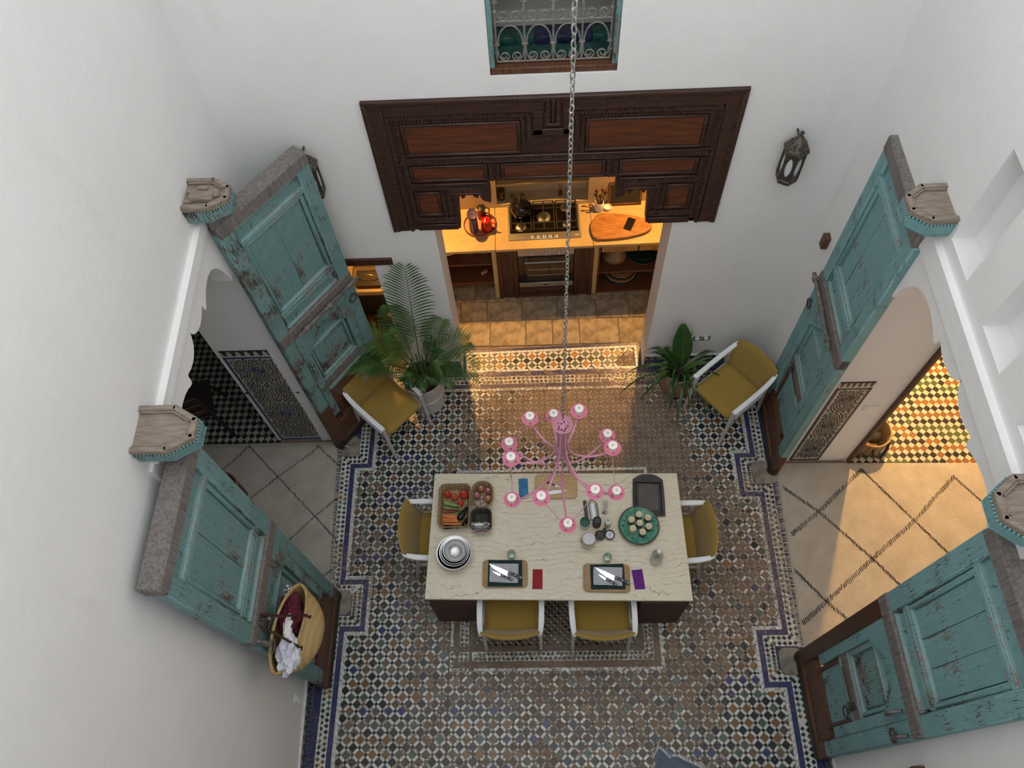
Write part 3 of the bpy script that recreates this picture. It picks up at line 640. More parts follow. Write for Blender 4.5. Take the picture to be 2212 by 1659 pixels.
lint = thing('carved_lintel', 'dark carved wooden lintel with rope mouldings over the kitchen opening', 'lintel', (0, 0, 0))
crown = [(.485, 2.90), (.485, 2.66), (.50, 2.665), (.545, 2.685), (.56, 2.71), (.572, 2.755), (.584, 2.715), (.605, 2.718), (.625, 2.745), (.640, 2.775), (.652, 2.83), (.664, 2.775), (.680, 2.745), (.695, 2.715), (.712, 2.715), (.724, 2.758), (.733, 2.70), (.742, 2.66), (.755, 2.37)]
poly = [(LX0, LZ0), (LX0, LZ1), (LX1, LZ1), (LX1, LZ0)] + [(XC + u, z) for u, z in reversed(crown)] + [(XC - u, z) for u, z in crown]
m = MB(); m.prism(poly, 0, .09, Matrix.Translation((0, 1.63, 0)) @ XZ); m.obj('backboard', 'lintel_timber', lint, False)
FY = 1.54
def frame_strips(x0, x1, z0, z1, w_, d, name='moulding', y=FY, sides='lrtb'):
    m = MB()
    if 't' in sides: strip(m, x0, x1, z1 - w_, z1, y, d)
    if 'b' in sides: strip(m, x0, x1, z0, z0 + w_, y, d)
    if 'l' in sides: strip(m, x0, x0 + w_, z0 + w_ * ('b' in sides), z1 - w_ * ('t' in sides), y, d)
    if 'r' in sides: strip(m, x1 - w_, x1, z0 + w_ * ('b' in sides), z1 - w_ * ('t' in sides), y, d)
    m.obj(name, 'lintel_timber', lint)
def ropes(segs, y, r=.016, name='rope_moulding'):
    m = MB()
    for a, b in segs: rope(m, a, b, r, y)
    m.obj(name, 'rope_timber', lint, True, 50)
frame_strips(LX0, LX1, LZ0, LZ1, .03, .03, sides='lrt'); frame_strips(LX0 + .05, LX1 - .05, LZ0, LZ1 - .05, .085, .018, 'frame_board', sides='lr'); frame_strips(LX0 + .135, XC - .06, LZ0, LZ1 - .05, .085, .018, 'frame_board', sides='t'); frame_strips(XC + .06, LX1 - .135, LZ0, LZ1 - .05, .085, .018, 'frame_board', sides='t')
ropes([((LX0 + .04, LZ0), (LX0 + .04, LZ1 - .04)), ((LX0 + .04, LZ1 - .04), (XC - .05, LZ1 - .04)), ((XC + .05, LZ1 - .04), (LX1 - .04, LZ1 - .04)), ((LX1 - .04, LZ1 - .04), (LX1 - .04, LZ0))], FY - .005)
# central drop
for s_ in (-1, 1): ropes([((XC + s_ * .035, LZ1 - .03), (XC + s_ * .035, 3.45))], FY - .006)
m = MB(); strip(m, XC - .055, XC + .055, 3.43, 3.455, FY, .028); strip(m, XC - .012, XC + .012, 3.45, LZ1 - .03, FY, .03); m.obj('drop_moulding', 'lintel_timber', lint)
m = MB()
for s_ in (-1, 1): strip(m, XC + s_ * .105 - .035, XC + s_ * .105 + .035, 3.345, LZ1 - .13, FY, .018)
strip(m, XC - .14, XC + .14, 3.335, 3.40, FY, .018); m.obj('frame_board', 'lintel_timber', lint)
IX0, IX1, IZ1 = LX0 + .155, LX1 - .155, LZ1 - .155
ropes([((IX0, LZ0), (IX0, IZ1)), ((IX0, IZ1), (XC - .17, IZ1)), ((XC - .17, IZ1), (XC - .17, 3.315)), ((XC - .17, 3.315), (XC + .17, 3.315)), ((XC + .17, 3.315), (XC + .17, IZ1)), ((XC + .17, IZ1), (IX1, IZ1)), ((IX1, IZ1), (IX1, LZ0))], FY - .004)
def lpanel(x0, x1, z0, z1):
    m = MB(); strip(m, x0, x1, z0, z1, FY + .0, .008, .003); m.obj('panel', 'lintel_panel', lint)
    frame_strips(x0 - .024, x1 + .024, z0 - .024, z1 + .024, .024, .020)
PX0, PX1 = IX0 + .105, IX1 - .105
for s_, a, b in ((-1, PX0, XC - .255), (1, XC + .255, PX1)):
    lpanel(a, b, 3.205, 3.455); ropes([((a - .045, 3.155), (a - .045, 3.50)), ((a - .045, 3.50), (b + .045, 3.50)), ((b + .045, 3.50), (b + .045, 3.27))], FY - .002, .013)
ropes([((IX0 + .03, 3.135), (IX1 - .03, 3.135))], FY - .008, .017); m = MB(); strip(m, IX0, IX1, 3.10, 3.12, FY, .024); strip(m, IX0, IX1, 3.15, 3.165, FY, .022); m.obj('moulding', 'lintel_timber', lint)
c1, c2 = XC - .44, XC + .44
for a, b in ((PX0, c1 - .075), (c1 + .075, c2 - .075), (c2 + .075, PX1)): lpanel(a, b, 2.945, 3.06)
for cc in (c1, c2): ropes([((cc - .028, 3.075), (cc - .028, 2.935)), ((cc + .028, 3.075), (cc + .028, 2.935)), ((cc - .03, 2.925), (cc + .03, 2.925))], FY - .004, .013)
ropes([((PX0 - .045, 3.085), (PX0 - .045, 2.90)), ((PX1 + .045, 3.085), (PX1 + .045, 2.90))], FY - .002, .013)
for s_ in (-1, 1):
    ex = PX0 - .05 if s_ < 0 else PX1 + .05; ix = XC + s_ * .50
    ropes([((min(ex, ix), 2.865), (max(ex, ix), 2.865))], FY - .008, .017); m = MB(); strip(m, min(ex, ix), max(ex, ix), 2.835, 2.85, FY, .024); strip(m, min(ex, ix), max(ex, ix), 2.885, 2.90, FY, .024); m.obj('moulding', 'lintel_timber', lint)
    o0 = XC + s_ * .80; 
    a, b = sorted((o0 + s_ * .10, ex - s_ * .05)); lpanel(a, b, 2.565, 2.785); a2, b2 = sorted((XC + s_ * .56, o0 - s_ * .02)); lpanel(a2, b2, 2.79, 2.815)
    ropes([((o0 + s_ * .012, 2.83), (o0 + s_ * .012, 2.56)), ((o0 + s_ * .058, 2.83), (o0 + s_ * .058, 2.56)), ((o0 + .0, 2.55), (o0 + s_ * .065, 2.55)), ((ex, 2.83), (ex, 2.49))], FY - .004, .012)
    a, b = sorted((XC + s_ * .77, ex)); ropes([((a, 2.50), (b, 2.50))], FY - .008, .017); m = MB(); strip(m, a, b, 2.465, 2.482, FY, .026); strip(m, a, b, 2.372, 2.44, FY, .02); m.obj('moulding', 'lintel_timber', lint)

# ---------------------------------------------------------------- barred window above the lintel
win = bpy.data.objects.new('window_1', None); col.objects.link(win); win['kind'] = 'structure'; win['label'] = 'barred window with scrolled iron grille above the carved lintel'
WX0, WX1, WZ0, WZ1 = -.335, .49, 3.845, 5.3
m = MB()
for a, b, c_, d in ((WX0, WX0 + .035, WZ0, WZ1), (WX1 - .035, WX1, WZ0, WZ1)): strip(m, a, b, c_, d, 1.66, .10, .004)
m.obj('window_frame', 'turquoise_worn', win)
m = MB(); strip(m, WX0, WX1, WZ0, WZ0 + .05, 1.66, .11, .006); m.obj('window_sill', 'brown_timber', win)
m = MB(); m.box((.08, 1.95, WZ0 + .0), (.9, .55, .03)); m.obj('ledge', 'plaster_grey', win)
for k in range(6): t = MB(); t.box((WX0 + .09 + k * .13, 1.73, WZ0 + .03), (.125, .12, .02), .003); t.obj('tile', 'green_sill', win) if 'green_sill' in MAT else None
vary('green_sill', (.012, .055, .045), (.03, .12, .10), 12, .2); vary('blue_sill', (.012, .018, .05), (.03, .04, .09), 12, .25)
for k in range(6):
    t = MB(); t.box((WX0 + .10 + k * .128, 1.73, WZ0 + .028), (.124, .12, .02), .003); t.obj('tile', 'green_sill', win)
    t = MB(); t.box((WX0 + .10 + k * .128, 1.86, WZ0 + .05), (.124, .10, .06), .003); t.obj('tile', 'blue_sill' if 1 < k < 5 else 'green_sill', win)
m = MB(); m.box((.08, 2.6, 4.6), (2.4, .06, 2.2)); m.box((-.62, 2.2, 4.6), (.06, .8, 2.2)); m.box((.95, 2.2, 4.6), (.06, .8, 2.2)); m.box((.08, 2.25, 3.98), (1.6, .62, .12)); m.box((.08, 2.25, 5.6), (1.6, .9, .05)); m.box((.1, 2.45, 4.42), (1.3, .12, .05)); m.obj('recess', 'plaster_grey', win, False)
def spiral(c, r, a0, turns, sgn, n=16): return [(c[0] + r * (1 - .75 * t / n) * cos(a0 + sgn * turns * 2 * pi * t / n), c[1] + r * (1 - .75 * t / n) * sin(a0 + sgn * turns * 2 * pi * t / n)) for t in range(n + 1)]
GY = 1.60
def gt(m, pts, r=.0055): m.tube([(x, GY, z) for x, z in pts], r, 6)
bars = [WX0 + .05 + k * (WX1 - WX0 - .10) / 4 for k in range(5)]; H0 = WZ0 + .065
for k, x in enumerate(bars):
    m = MB(); m.tube([(x, GY, H0), (x, GY, WZ1)], .007, 6)
    for t in range(4):
        z = H0 + .07 + t * .29
        if 0 < k < 4: m.tube([(x, GY, z), (x, GY, z + .06)], .013, 8)
        for dz in (0, .06): m.lathe([(.008, -.006), (.016, -.003), (.016, .003), (.008, .006)], 8, Matrix.Translation((x, GY, z + dz)))
    m.obj('bar', 'grille', win)
for t in range(5): m = MB(); z = H0 + t * .29; m.tube([(bars[0], GY, z), (bars[4], GY, z)], .006, 6); m.obj('cross_bar', 'grille', win)
scroll = None
for t in range(5):
    for k in range(4):
        z = H0 + t * .29; xm = (bars[k] + bars[k + 1]) / 2; hw = (bars[1] - bars[0]) / 2
        if scroll is None:
            m = MB()
            for s_ in (-1, 1): gt(m, [(s_ * hw * .93, .085), (s_ * hw * .86, .045), (s_ * hw * .66, .015), (s_ * hw * .48, .006)]); gt(m, spiral((s_ * hw * .46, .040), .035, -pi / 2, 1.35, -s_, 22), .005)
            gt(m, [(hw * .86 * cos(pi * q / 12), .135 + .12 * sin(pi * q / 12) * 1.05) for q in range(13)])
            for s_ in (-1, 1): gt(m, [(s_ * hw * .86, .137), (s_ * hw * .80, .122), (s_ * hw * .88, .112), (s_ * hw * .96, .125)])
            scroll = m.obj('scroll', 'grille', win); scroll.location = (xm, 0, z)
        else: copy_part(scroll, win, (xm, 0, z))

# ---------------------------------------------------------------- kitchen
KR = rad(1.15)
def KP(x, y):          # kitchen runs very slightly askew of the courtyard
    dx, dy = x - .09, y - 2.5; return (.09 + dx * cos(KR) - dy * sin(KR), 2.515 + dx * sin(KR) + dy * cos(KR))
def kthing(name, label, cat, x, y, z, rz=0.0, group=None): p = KP(x, y); return thing(name, label, cat, (p[0], p[1], z), KR + rz, group)
# splashback wall with shelf niche
m = MB(); NX0, NX1 = -.47, .51
for a, b, z0, z1 in ((-1.9, NX0, .9, 3.0), (NX1, 1.9, .9, 3.0), (NX0, NX1, 1.75, 3.0), (NX0, NX1, .9, .945)): m.box(((a + b) / 2, .67, (z0 + z1) / 2), (b - a, .18, z1 - z0))
m.box((.02, .79, 1.4), (1.2, .06, 1.1)); wk = struct('wall_splashback', m, 'niche_stone', 'warm stone splashback with a shelf niche behind the hob'); p = KP(0, 2.5); wk.location = (p[0], p[1], 0); wk.rotation_euler = (0, 0, KR)
def kbox(parent, name, x0, x1, y0, y1, z0, z1, mat, ch=.003):
    m = MB(); m.box(((x0 + x1) / 2, (y0 + y1) / 2, (z0 + z1) / 2), (x1 - x0, y1 - y0, z1 - z0), ch); return m.obj(name, mat, parent)
sh = kthing('niche_shelf', 'pale stone shelf holding spice jars in the niche behind the hob', 'shelf', 0, 2.5, 0); kbox(sh, 'board', NX0, NX1, .60, .76, 1.19, 1.22, 'counter_stone')
for k, (a, b, lb) in enumerate(((-1.45, -.50, 'pale stone worktop slab under the round tray'), (-.497, .527, 'pale stone worktop slab around the gas hob'), (.53, 1.75, 'pale stone worktop slab under the long wooden board'))):
    t = kthing('worktop', lb, 'worktop', 0, 2.5, 0, 0, 'stone worktop slabs'); kbox(t, 'slab', a, b, -.01, .58, .862, .90, 'counter_stone', .004)
for a, lb in ((-.548, 'stone upright between open shelves and oven beside the red bowl'), (.545, 'stone upright between oven and drawers')):
    t = kthing('counter_pier', lb, 'pier', 0, 2.5, 0); kbox(t, 'upright', a, a + .05, .02, .56, 0, .862, 'counter_stone')
t = kthing('open_cabinet', 'dark open cabinet with shelves under the worktop by the palm', 'cabinet', 0, 2.5, 0)
kbox(t, 'back_panel', -1.45, -.55, .56, .575, .1, .862, 'dark_timber'); kbox(t, 'shelf', -1.45, -.55, .03, .56, .60, .625, 'shelf_timber'); kbox(t, 'shelf', -1.45, -.55, .03, .56, .275, .30, 'shelf_timber'); kbox(t, 'side_panel', -1.47, -1.45, .03, .56, .1, .862, 'shelf_timber'); kbox(t, 'low_rail', -1.1, -.57, .05, .09, .22, .27, 'shelf_timber')
t = kthing('drawer_cabinet', 'wooden cabinet with two drawers over shelves of plates', 'cabinet', 0, 2.5, 0)
kbox(t, 'side_panel', .597, .615, .02, .56, .0, .862, 'shelf_timber'); kbox(t, 'back_panel', .6, 1.75, .56, .575, 0, .862, 'dark_timber'); kbox(t, 'shelf', .615, 1.75, .03, .56, .36, .385, 'shelf_timber'); kbox(t, 'shelf', .615, 1.75, .03, .56, .0, .03, 'shelf_timber'); kbox(t, 'drawer_base', .615, 1.75, .03, .56, .735, .75, 'shelf_timber')
for a, b in ((.625, 1.005), (1.02, 1.40)):
    d = kbox(t, 'drawer', a, b, .01, .3, .755, .85, 'drawer_timber'); m = MB(); xm = (a + b) / 2
    m.tube([(xm + .055 * cos(pi * q / 10), .005 - .022 * sin(pi * q / 10), .80 - .012 * sin(pi * q / 10)) for q in range(11)], .005, 6)
    for s_ in (-1, 1): m.ball((xm + s_ * .055, .006, .80), .010, 8, 6)
    m.obj('pull', 'brass', d)
t = kthing('oven', 'built-in steel oven with glass door beneath the gas hob', 'oven', .03, 2.5, 0); OW = .30
kbox(t, 'body', -OW, OW, .03, .55, .19, .85, 'black_matte'); kbox(t, 'control_panel', -OW, OW, .005, .03, .755, .855, 'steel_dull', .003)
for k in range(3): m = MB(); m.lathe([(.016, 0), (.016, .022), (.012, .026)], 12, T(-.14 + k * .14, .005, .805, rx=rad(90))); m.obj('knob', 'steel', t)
d = kbox(t, 'door', -OW, OW, .008, .03, .285, .745, 'black_gloss', .003); kbox(d, 'window', -.21, .21, .003, .009, .33, .62, 'oven_glass', .001)
m = MB(); m.tube([(-.23, -.035, .69), (.23, -.035, .69)], .011, 8)
for s_ in (-1, 1): m.tube([(s_ * .21, -.035, .69), (s_ * .21, .01, .69)], .007, 6)
m.obj('handle', 'steel', d)
for z in (.42, .52): m = MB(); m.tube([(-.20, .0025, z), (.20, .0025, z)], .0022, 5); m.obj('rack_bar', 'steel', d)
e = kbox(t, 'lower_strip', -OW, OW, .006, .03, .205, .28, 'steel_dull', .003); kbox(e, 'badge', -.02, .02, .003, .007, .235, .25, 'black', .001)
def carved(m, x, z0, z1, y, r=.028):
    k = int((z1 - z0) / .034)
    for q in range(k):
        z = z0 + (q + .5) * (z1 - z0) / k
        for s_ in (-1, 1): m.ball((x + s_ * .012, y, z + s_ * .008), .015, 8, 5, 1.0, .55, .7)
for a, b, lb in ((-.497, -.275, 'carved dark wood panel beside the oven nearer the palm'), (.335, .545, 'carved dark wood panel between oven and drawers')):
    t = kthing('oven_surround', lb, 'carved surround', 0, 2.5, 0); kbox(t, 'panel_board', a, b, .02, .05, 0.0, .862, 'cabinet_timber')
    for x0, x1 in ((a, a + .05), (b - .05, b)): kbox(t, 'stile', x0, x1, .005, .03, 0, .862, 'cabinet_timber', .006)
    m = MB(); carved(m, (a + b) / 2, .08, .80, .02); m.obj('carving', 'cabinet_timber', t)
t = kthing('carved_plinth', 'carved dark wood plinth board beneath the oven', 'plinth', .03, 2.5, 0); kbox(t, 'panel_board', -OW, OW, .012, .03, 0, .19, 'cabinet_timber'); m = MB()
for q in range(22): m.ball((-.25 + q * .024, .012, .10 + .012 * sin(q * 1.6)), .013, 8, 5, 1, .5, .9)
m.obj('carving', 'cabinet_timber', t); kbox(t, 'bead', -OW, OW, .002, .02, .15, .165, 'cabinet_timber', .004); kbox(t, 'bead', -OW, OW, .002, .02, .03, .045, 'cabinet_timber', .004)
# hob
t = kthing('gas_hob', 'five burner gas hob with black grates set in the worktop', 'hob', .025, 2.605, .90)
kbox(t, 'plate', -.385, .385, 0, .515, -.002, .012, 'hob_steel' if 'hob_steel' in MAT else 'steel_dull', .004)
plain('hob_dark', (.055, .045, .032), .18, .9); kbox(t, 'well', -.365, .365, .085, .50, .010, .0145, 'hob_dark', .001); kbox(t, 'front_edge', -.385, .385, 0, .08, .011, .016, 'steel', .002)
for k in range(5): m = MB(); m.lathe([(.015, 0), (.015, .02), (.011, .026)], 12, T(-.125 + k * .062, .038, .016)); m.obj('knob', 'steel', t)
kbox(t, 'badge', .32, .36, .03, .037, .0155, .0165, 'paper', .0003)
for x, y, r in ((-.245, .165, .047), (-.245, .395, .04), (0, .29, .06), (.24, .175, .035), (.24, .41, .045)):
    m = MB(); m.lathe([(r * 1.25, .0), (r * 1.25, .006), (r * .95, .008), (r * .95, .016), (r * .65, .02)], 20, T(x, y, .0145)); b = m.obj('burner', 'steel', t); m = MB(); m.lathe([(r * .62, .02), (r * .62, .027), (r * .2, .03)], 18, T(x, y, .0145)); m.obj('burner_cap', 'black_matte', b)
for x0, x1 in ((-.36, -.125), (-.12, .12), (.125, .36)):
    m = MB(); z = .052
    m.tube([(x0 + .01, .10, z), (x1 - .01, .10, z), (x1 - .01, .485, z), (x0 + .01, .485, z)], .006, 6, True); xm = (x0 + x1) / 2; m.tube([(xm, .10, z), (xm, .485, z)], .006, 6)
    for y in (.19, .385): m.tube([(x0 + .01, y, z), (x1 - .01, y, z)], .006, 6)
    for x in (x0 + .012, x1 - .012):
        for y in (.105, .48): m.tube([(x, y, .014), (x, y, z)], .007, 6)
    m.obj('grate', 'black_matte', t)
# kettle
t = kthing('kettle', 'round black whistling kettle on the hob', 'kettle', -.21, 2.945, .957)
m = MB(); m.lathe([(.085, 0), (.105, .012), (.115, .05), (.108, .09), (.085, .125), (.05, .145), (.02, .152), (0, .153)], 28); m.obj('body', 'black_gloss', t)
m = MB(); m.lathe([(.035, .148), (.037, .156), (.012, .162), (.012, .172), (.015, .18), (0, .186)], 16); m.obj('lid', 'black_gloss', t)
m = MB(); m.tube([(.10 * cos(a), 0, .12 + .13 * sin(a)) for a in [rad(12 + 15.6 * q) for q in range(11)]], .010, 8, flat=1.0); m.obj('handle', 'black', t).rotation_euler = (0, 0, rad(70))
m = MB(); m.tube([(-.06, .07, .07), (-.09, .115, .12), (-.10, .135, .15)], [.022, .016, .012], 10); m.obj('spout', 'black_gloss', t)
# tray with pitcher, coffee pot and moka pot
t = kthing('round_tray', 'pink round serving tray with dark rim on the worktop', 'tray', -.66, 2.84, .90); m = MB(); m.lathe([(0, 0), (.165, 0), (.172, .004), (.172, .022), (.166, .022), (.163, .008), (0, .008)], 36); m.obj('dish', 'rose_tray', t); m = MB(); m.tube([(.170 * cos(2 * pi * q / 40), .170 * sin(2 * pi * q / 40), .024) for q in range(40)], .005, 6, True); m.obj('rim', 'cabinet_timber', t)
t = kthing('vacuum_jug', 'tall violet metallic jug with oval spout on the round tray', 'jug', -.72, 2.76, .910)
m = MB(); m.lathe([(.045, 0), (.05, .02), (.048, .12), (.044, .19), (.05, .235)], 22, None, None, 1, .9); m.obj('body', 'violet', t)
m = MB(); m.grid(lambda u, v: ((.055 * (1 - v) + .030 * v) * cos(2 * pi * u), (.070 * (1 - v) + .04 * v) * sin(2 * pi * u) - .012, .285 - .05 * v - .03 * (1 - sin(2 * pi * u)) * .5 * (1 - v)), 24, 5); m.obj('mouth', 'violet', t); m = MB(); m.grid(lambda u, v: (.053 * v * cos(2 * pi * u), .067 * v * sin(2 * pi * u) - .012, .225 + .045 * v), 24, 3); m.obj('lid', 'violet', t)
m = MB(); m.tube([(0, -.055, .23), (.0, -.085, .20), (0, -.085, .10), (0, -.05, .05)], .010, 8); m.obj('handle', 'violet', t)
t = kthing('coffee_pot', 'red enamel coffee pot with lid on the round tray', 'coffee pot', -.585, 2.775, .910)
m = MB(); m.lathe([(.062, 0), (.064, .02), (.056, .09), (.046, .13)], 22); m.obj('body', 'red_enamel', t); m = MB(); m.lathe([(.05, .128), (.048, .142), (.02, .155), (.009, .158), (.011, .168), (0, .172)], 20); m.obj('lid', 'red_enamel', t)
m = MB(); m.tube([(-.03, .045, .06), (-.06, .075, .12), (-.07, .09, .17)], [.02, .012, .008], 8); m.obj('spout', 'red_enamel', t); m = MB(); m.tube([(.055, -.02, .12), (.095, -.03, .11), (.095, -.03, .04), (.06, -.02, .025)], .007, 8); m.obj('handle', 'red_enamel', t)
t = kthing('moka_pot', 'small black stovetop pot behind the red coffee pot', 'coffee pot', -.635, 2.935, .910); m = MB(); m.lathe([(.045, 0), (.047, .06), (.034, .075), (.034, .085), (.048, .16), (.03, .17), (0, .175)], 10); m.obj('body', 'black', t, True, 20); m = MB(); m.tube([(.045, .0, .15), (.085, 0, .14), (.08, 0, .08)], .008, 6); m.obj('handle', 'black_matte', t); m = MB(); m.ball((0, 0, .185), .012, 8, 6); m.obj('knob', 'black', t)
# utensil jar, ramekin, slate, wooden board, phone
t = kthing('utensil_jar', 'white ceramic jar of wooden spoons beside the slate', 'jar', .625, 2.985, .90); m = MB(); m.lathe([(.045, 0), (.052, .03), (.05, .09), (.046, .115), (.042, .115), (.042, .03), (0, .03)], 22); m.obj('pot', 'wax_white', t)
for k, (dx, dy) in enumerate(((.05, .01), (-.03, .04), (.0, -.03), (.03, .05), (-.04, -.01))):
    m = MB(); m.tube([(dx * .2, dy * .2, .035), (dx, dy, .21)], .006, 6); m.ball((dx * 1.1, dy * 1.1, .235), .025, 10, 7, .8, .45, 1.15); m.obj('spoon', 'wood_utensil' if k % 2 else 'leather', t)
t = kthing('ramekin', 'small white ramekin in front of the slate', 'ramekin', .715, 2.985, .90); m = MB(); m.lathe([(.034, 0), (.04, .006), (.042, .036), (.038, .036), (.035, .014), (0, .012)], 22); m.obj('bowl', 'wax_white', t)
t = kthing('framed_slate', 'small blank slate in a brown wooden frame leaning on the splashback', 'slate', .90, 3.03, .905); t.rotation_euler = (rad(-12), 0, KR)
m = MB(); m.box((0, 0, .15), (.33, .008, .28)); m.obj('slate', 'black_matte', t)
for a, b, c_, d in ((-.18, -.155, 0, .30), (.155, .18, 0, .30), (-.155, .155, 0, .025), (-.155, .155, .275, .30)): kbox(t, 'frame_strip', a, b, -.012, .012, c_, d, 'brown_timber', .003)
t = kthing('serving_board', 'long tapered olive wood board on the worktop', 'board', .84, 2.70, .90)
o = [(-.325, .03), (-.315, -.09), (-.285, -.135), (-.235, -.155), (.02, -.145), (.20, -.105), (.285, -.06), (.32, -.005), (.30, .055), (.24, .10), (.05, .165), (-.15, .195), (-.23, .185), (-.285, .135)]
def smooth_poly(p, k=4):
    out = []; n_ = len(p)
    for i in range(n_):
        a, b, c_, d = (Vector((*p[(i + q) % n_], 0)) for q in (-1, 0, 1, 2))
        for s_ in range(k):
            u = s_ / k; q = .5 * ((2 * b) + (c_ - a) * u + (2 * a - 5 * b + 4 * c_ - d) * u * u + (3 * b - a - 3 * c_ + d) * u ** 3); out.append((q.x, q.y))
    return out
o = smooth_poly(o); m = MB(); m.prism([(x * .95, y * .93) for x, y in o], 0, .02); m.prism(o, .012, .036); m.obj('plank', 'olive_timber', t)
t = kthing('phone', 'black smartphone lying on the long olive wood board', 'phone', .925, 2.725, .9365, rad(-25)); m = MB(); m.prism(rrect(.085, .165, .012), 0, .008); m.obj('case', 'black', t); m = MB(); m.prism(rrect(.079, .157, .009), .008, .0088); m.obj('screen', 'screen', t)
# jars on niche shelf and under it
for k, x in enumerate((-.19, -.13, .09, .16, .24, .31, .37)):
    t = kthing('spice_jar', 'small spice jar on the niche shelf, ' + ('first of the pair beside the kettle', 'second of the pair beside the kettle', 'first of five behind the chain', 'second of five behind the chain', 'third of five behind the chain', 'fourth of five behind the chain', 'last of five behind the chain')[k], 'jar', x, 3.20, 1.222, 0, 'spice jars on the niche shelf')
    m = MB(); m.lathe([(.024, 0), (.026, .01), (.026, .055), (.02, .065)], 14); m.obj('glass_body', ('jar_dark', 'amber', 'spice', 'dark_jam')[k % 4], t); m = MB(); m.lathe([(.022, .065), (.022, .078), (0, .08)], 14); m.obj('lid', 'steel_dull', t)
t = kthing('storage_jar', 'clear lidded jar standing in the niche behind the kettle', 'jar', -.42, 3.16, .946); m = MB(); m.lathe([(.036, 0), (.04, .01), (.04, .09), (.032, .105)], 18); m.obj('glass_body', 'jar_dark', t); m = MB(); m.lathe([(.038, .105), (.038, .13), (0, .134)], 18); m.obj('lid', 'brown_timber', t)
t = kthing('incense_holder', 'small holder with dark sticks in the hob niche', 'incense holder', .22, 3.18, .946); kbox(t, 'block', -.02, .02, -.02, .02, 0, .04, 'brown_timber')
for dx in (-.02, .012): m = MB(); m.tube([(0, 0, .03), (dx, .01, .16)], .003, 5); m.obj('stick', 'dark_timber', t)
# under the worktop
t = kthing('red_bowl', 'red enamel bowl with white rim on the open shelf', 'bowl', -1.03, 2.72, .626); m = MB(); m.lathe([(.05, 0), (.09, .03), (.125, .09), (.118, .09), (.085, .035), (0, .012)], 28); m.obj('bowl', 'red_enamel', t); m = MB(); m.tube([(.122 * cos(2 * pi * q / 32), .122 * sin(2 * pi * q / 32), .091) for q in range(32)], .005, 6, True); m.obj('rim', 'wax_white', t)
t = kthing('saucepan', 'steel saucepan stacked with cream bowls on the open shelf', 'saucepan', -.80, 2.74, .626); m = MB(); m.lathe([(.075, 0), (.08, .01), (.08, .10), (.075, .10), (.074, .012), (0, .01)], 26); m.obj('pan', 'steel', t); m = MB(); m.tube([(-.08, 0, .085), (-.16, .01, .10)], .007, 6); m.obj('handle', 'steel', t)
t = kthing('nested_bowls', 'cream bowls nested in the steel saucepan', 'bowl', -.80, 2.74, .66)
for q in range(2): m = MB(); m.lathe([(.04, .0 + q * .02), (.07 - q * .006, .05 + q * .025), (.066 - q * .006, .05 + q * .025), (.036, .006 + q * .02), (0, .006 + q * .02)], 24); m.obj('bowl', 'cream_lacquer', t)
t = kthing('box_grater', 'perforated metal box grater on the open shelf', 'grater', -.63, 2.70, .626); m = MB(); m.prism([(-.045, -.03), (.045, -.03), (.05, .03), (-.05, .03)], 0, .15); m.obj('body', 'steel_dull', t); m = MB()
for i in range(6):
    for j in range(8): m.ball((-.035 + i * .014, -.0305, .02 + j * .016), .004, 6, 4, 1, .5, 1)
m.obj('holes', 'black_matte', t)
t = kthing('dish_brush', 'pale scrubbing brush on the lower open shelf', 'brush', -.66, 2.66, .302); m = MB(); m.box((0, 0, .02), (.085, .03, .02), .008, T(rz=rad(35))); m.obj('back', 'drawer_timber', t); m = MB(); m.box((0, 0, .006), (.075, .025, .014), .003, T(rz=rad(35))); m.obj('bristles', 'cream', t)
def plate(t, r, z, mat, name='plate'): m = MB(); m.lathe([(r * .5, z), (r * .95, z + .022), (r, z + .026), (r * .98, z + .03), (r * .6, z + .012), (0, z + .008)], 32); return m.obj(name, mat, t)
t = kthing('tagine', 'glazed brown tagine with tall lid on the upper plate shelf', 'tagine', .80, 2.74, .386); m = MB(); m.lathe([(.10, 0), (.135, .03), (.138, .05), (.13, .05)], 28); m.obj('base', 'tagine', t); m = MB(); m.lathe([(.128, .05), (.115, .09), (.08, .16), (.04, .23), (.03, .25), (.035, .27), (0, .275)], 28); m.obj('lid', 'tagine', t)
SP = [('large green plate at the bottom of the stack on the upper plate shelf', .17, 'green_plate'), ('smaller green plate on top of the stack on the upper plate shelf', .13, 'green_plate')]
for q, (lb, r, mt) in enumerate(SP): t = kthing('dinner_plate', lb, 'plate', 1.12, 2.76, .386 + q * .02, 0, 'plates on the upper plate shelf'); plate(t, r, 0, mt)
for q, (r, mt, lb) in enumerate(((.20, 'green_plate', 'widest dark green platter lowest in the bottom stack'), (.185, 'tan_plate', 'tan platter second from the bottom of the low stack'), (.165, 'green_plate', 'dark plate in the middle of the low stack'), (.155, 'tan_plate', 'tan plate second from the top of the low stack'), (.13, 'tan_plate', 'small tan plate on top of the low stack'))):
    t = kthing('platter', lb, 'plate', .90, 2.78, .032 + q * .024, 0, 'platters on the bottom shelf'); plate(t, r, 0, mt)
t = kthing('clay_pot', 'dark round pot beside the platter stack', 'pot', 1.24, 2.80, .032); m = MB(); m.lathe([(.08, 0), (.12, .06), (.12, .12), (.09, .16), (.085, .16), (.11, .10), (0, .02)], 26); m.obj('pot', 'dark_timber', t)
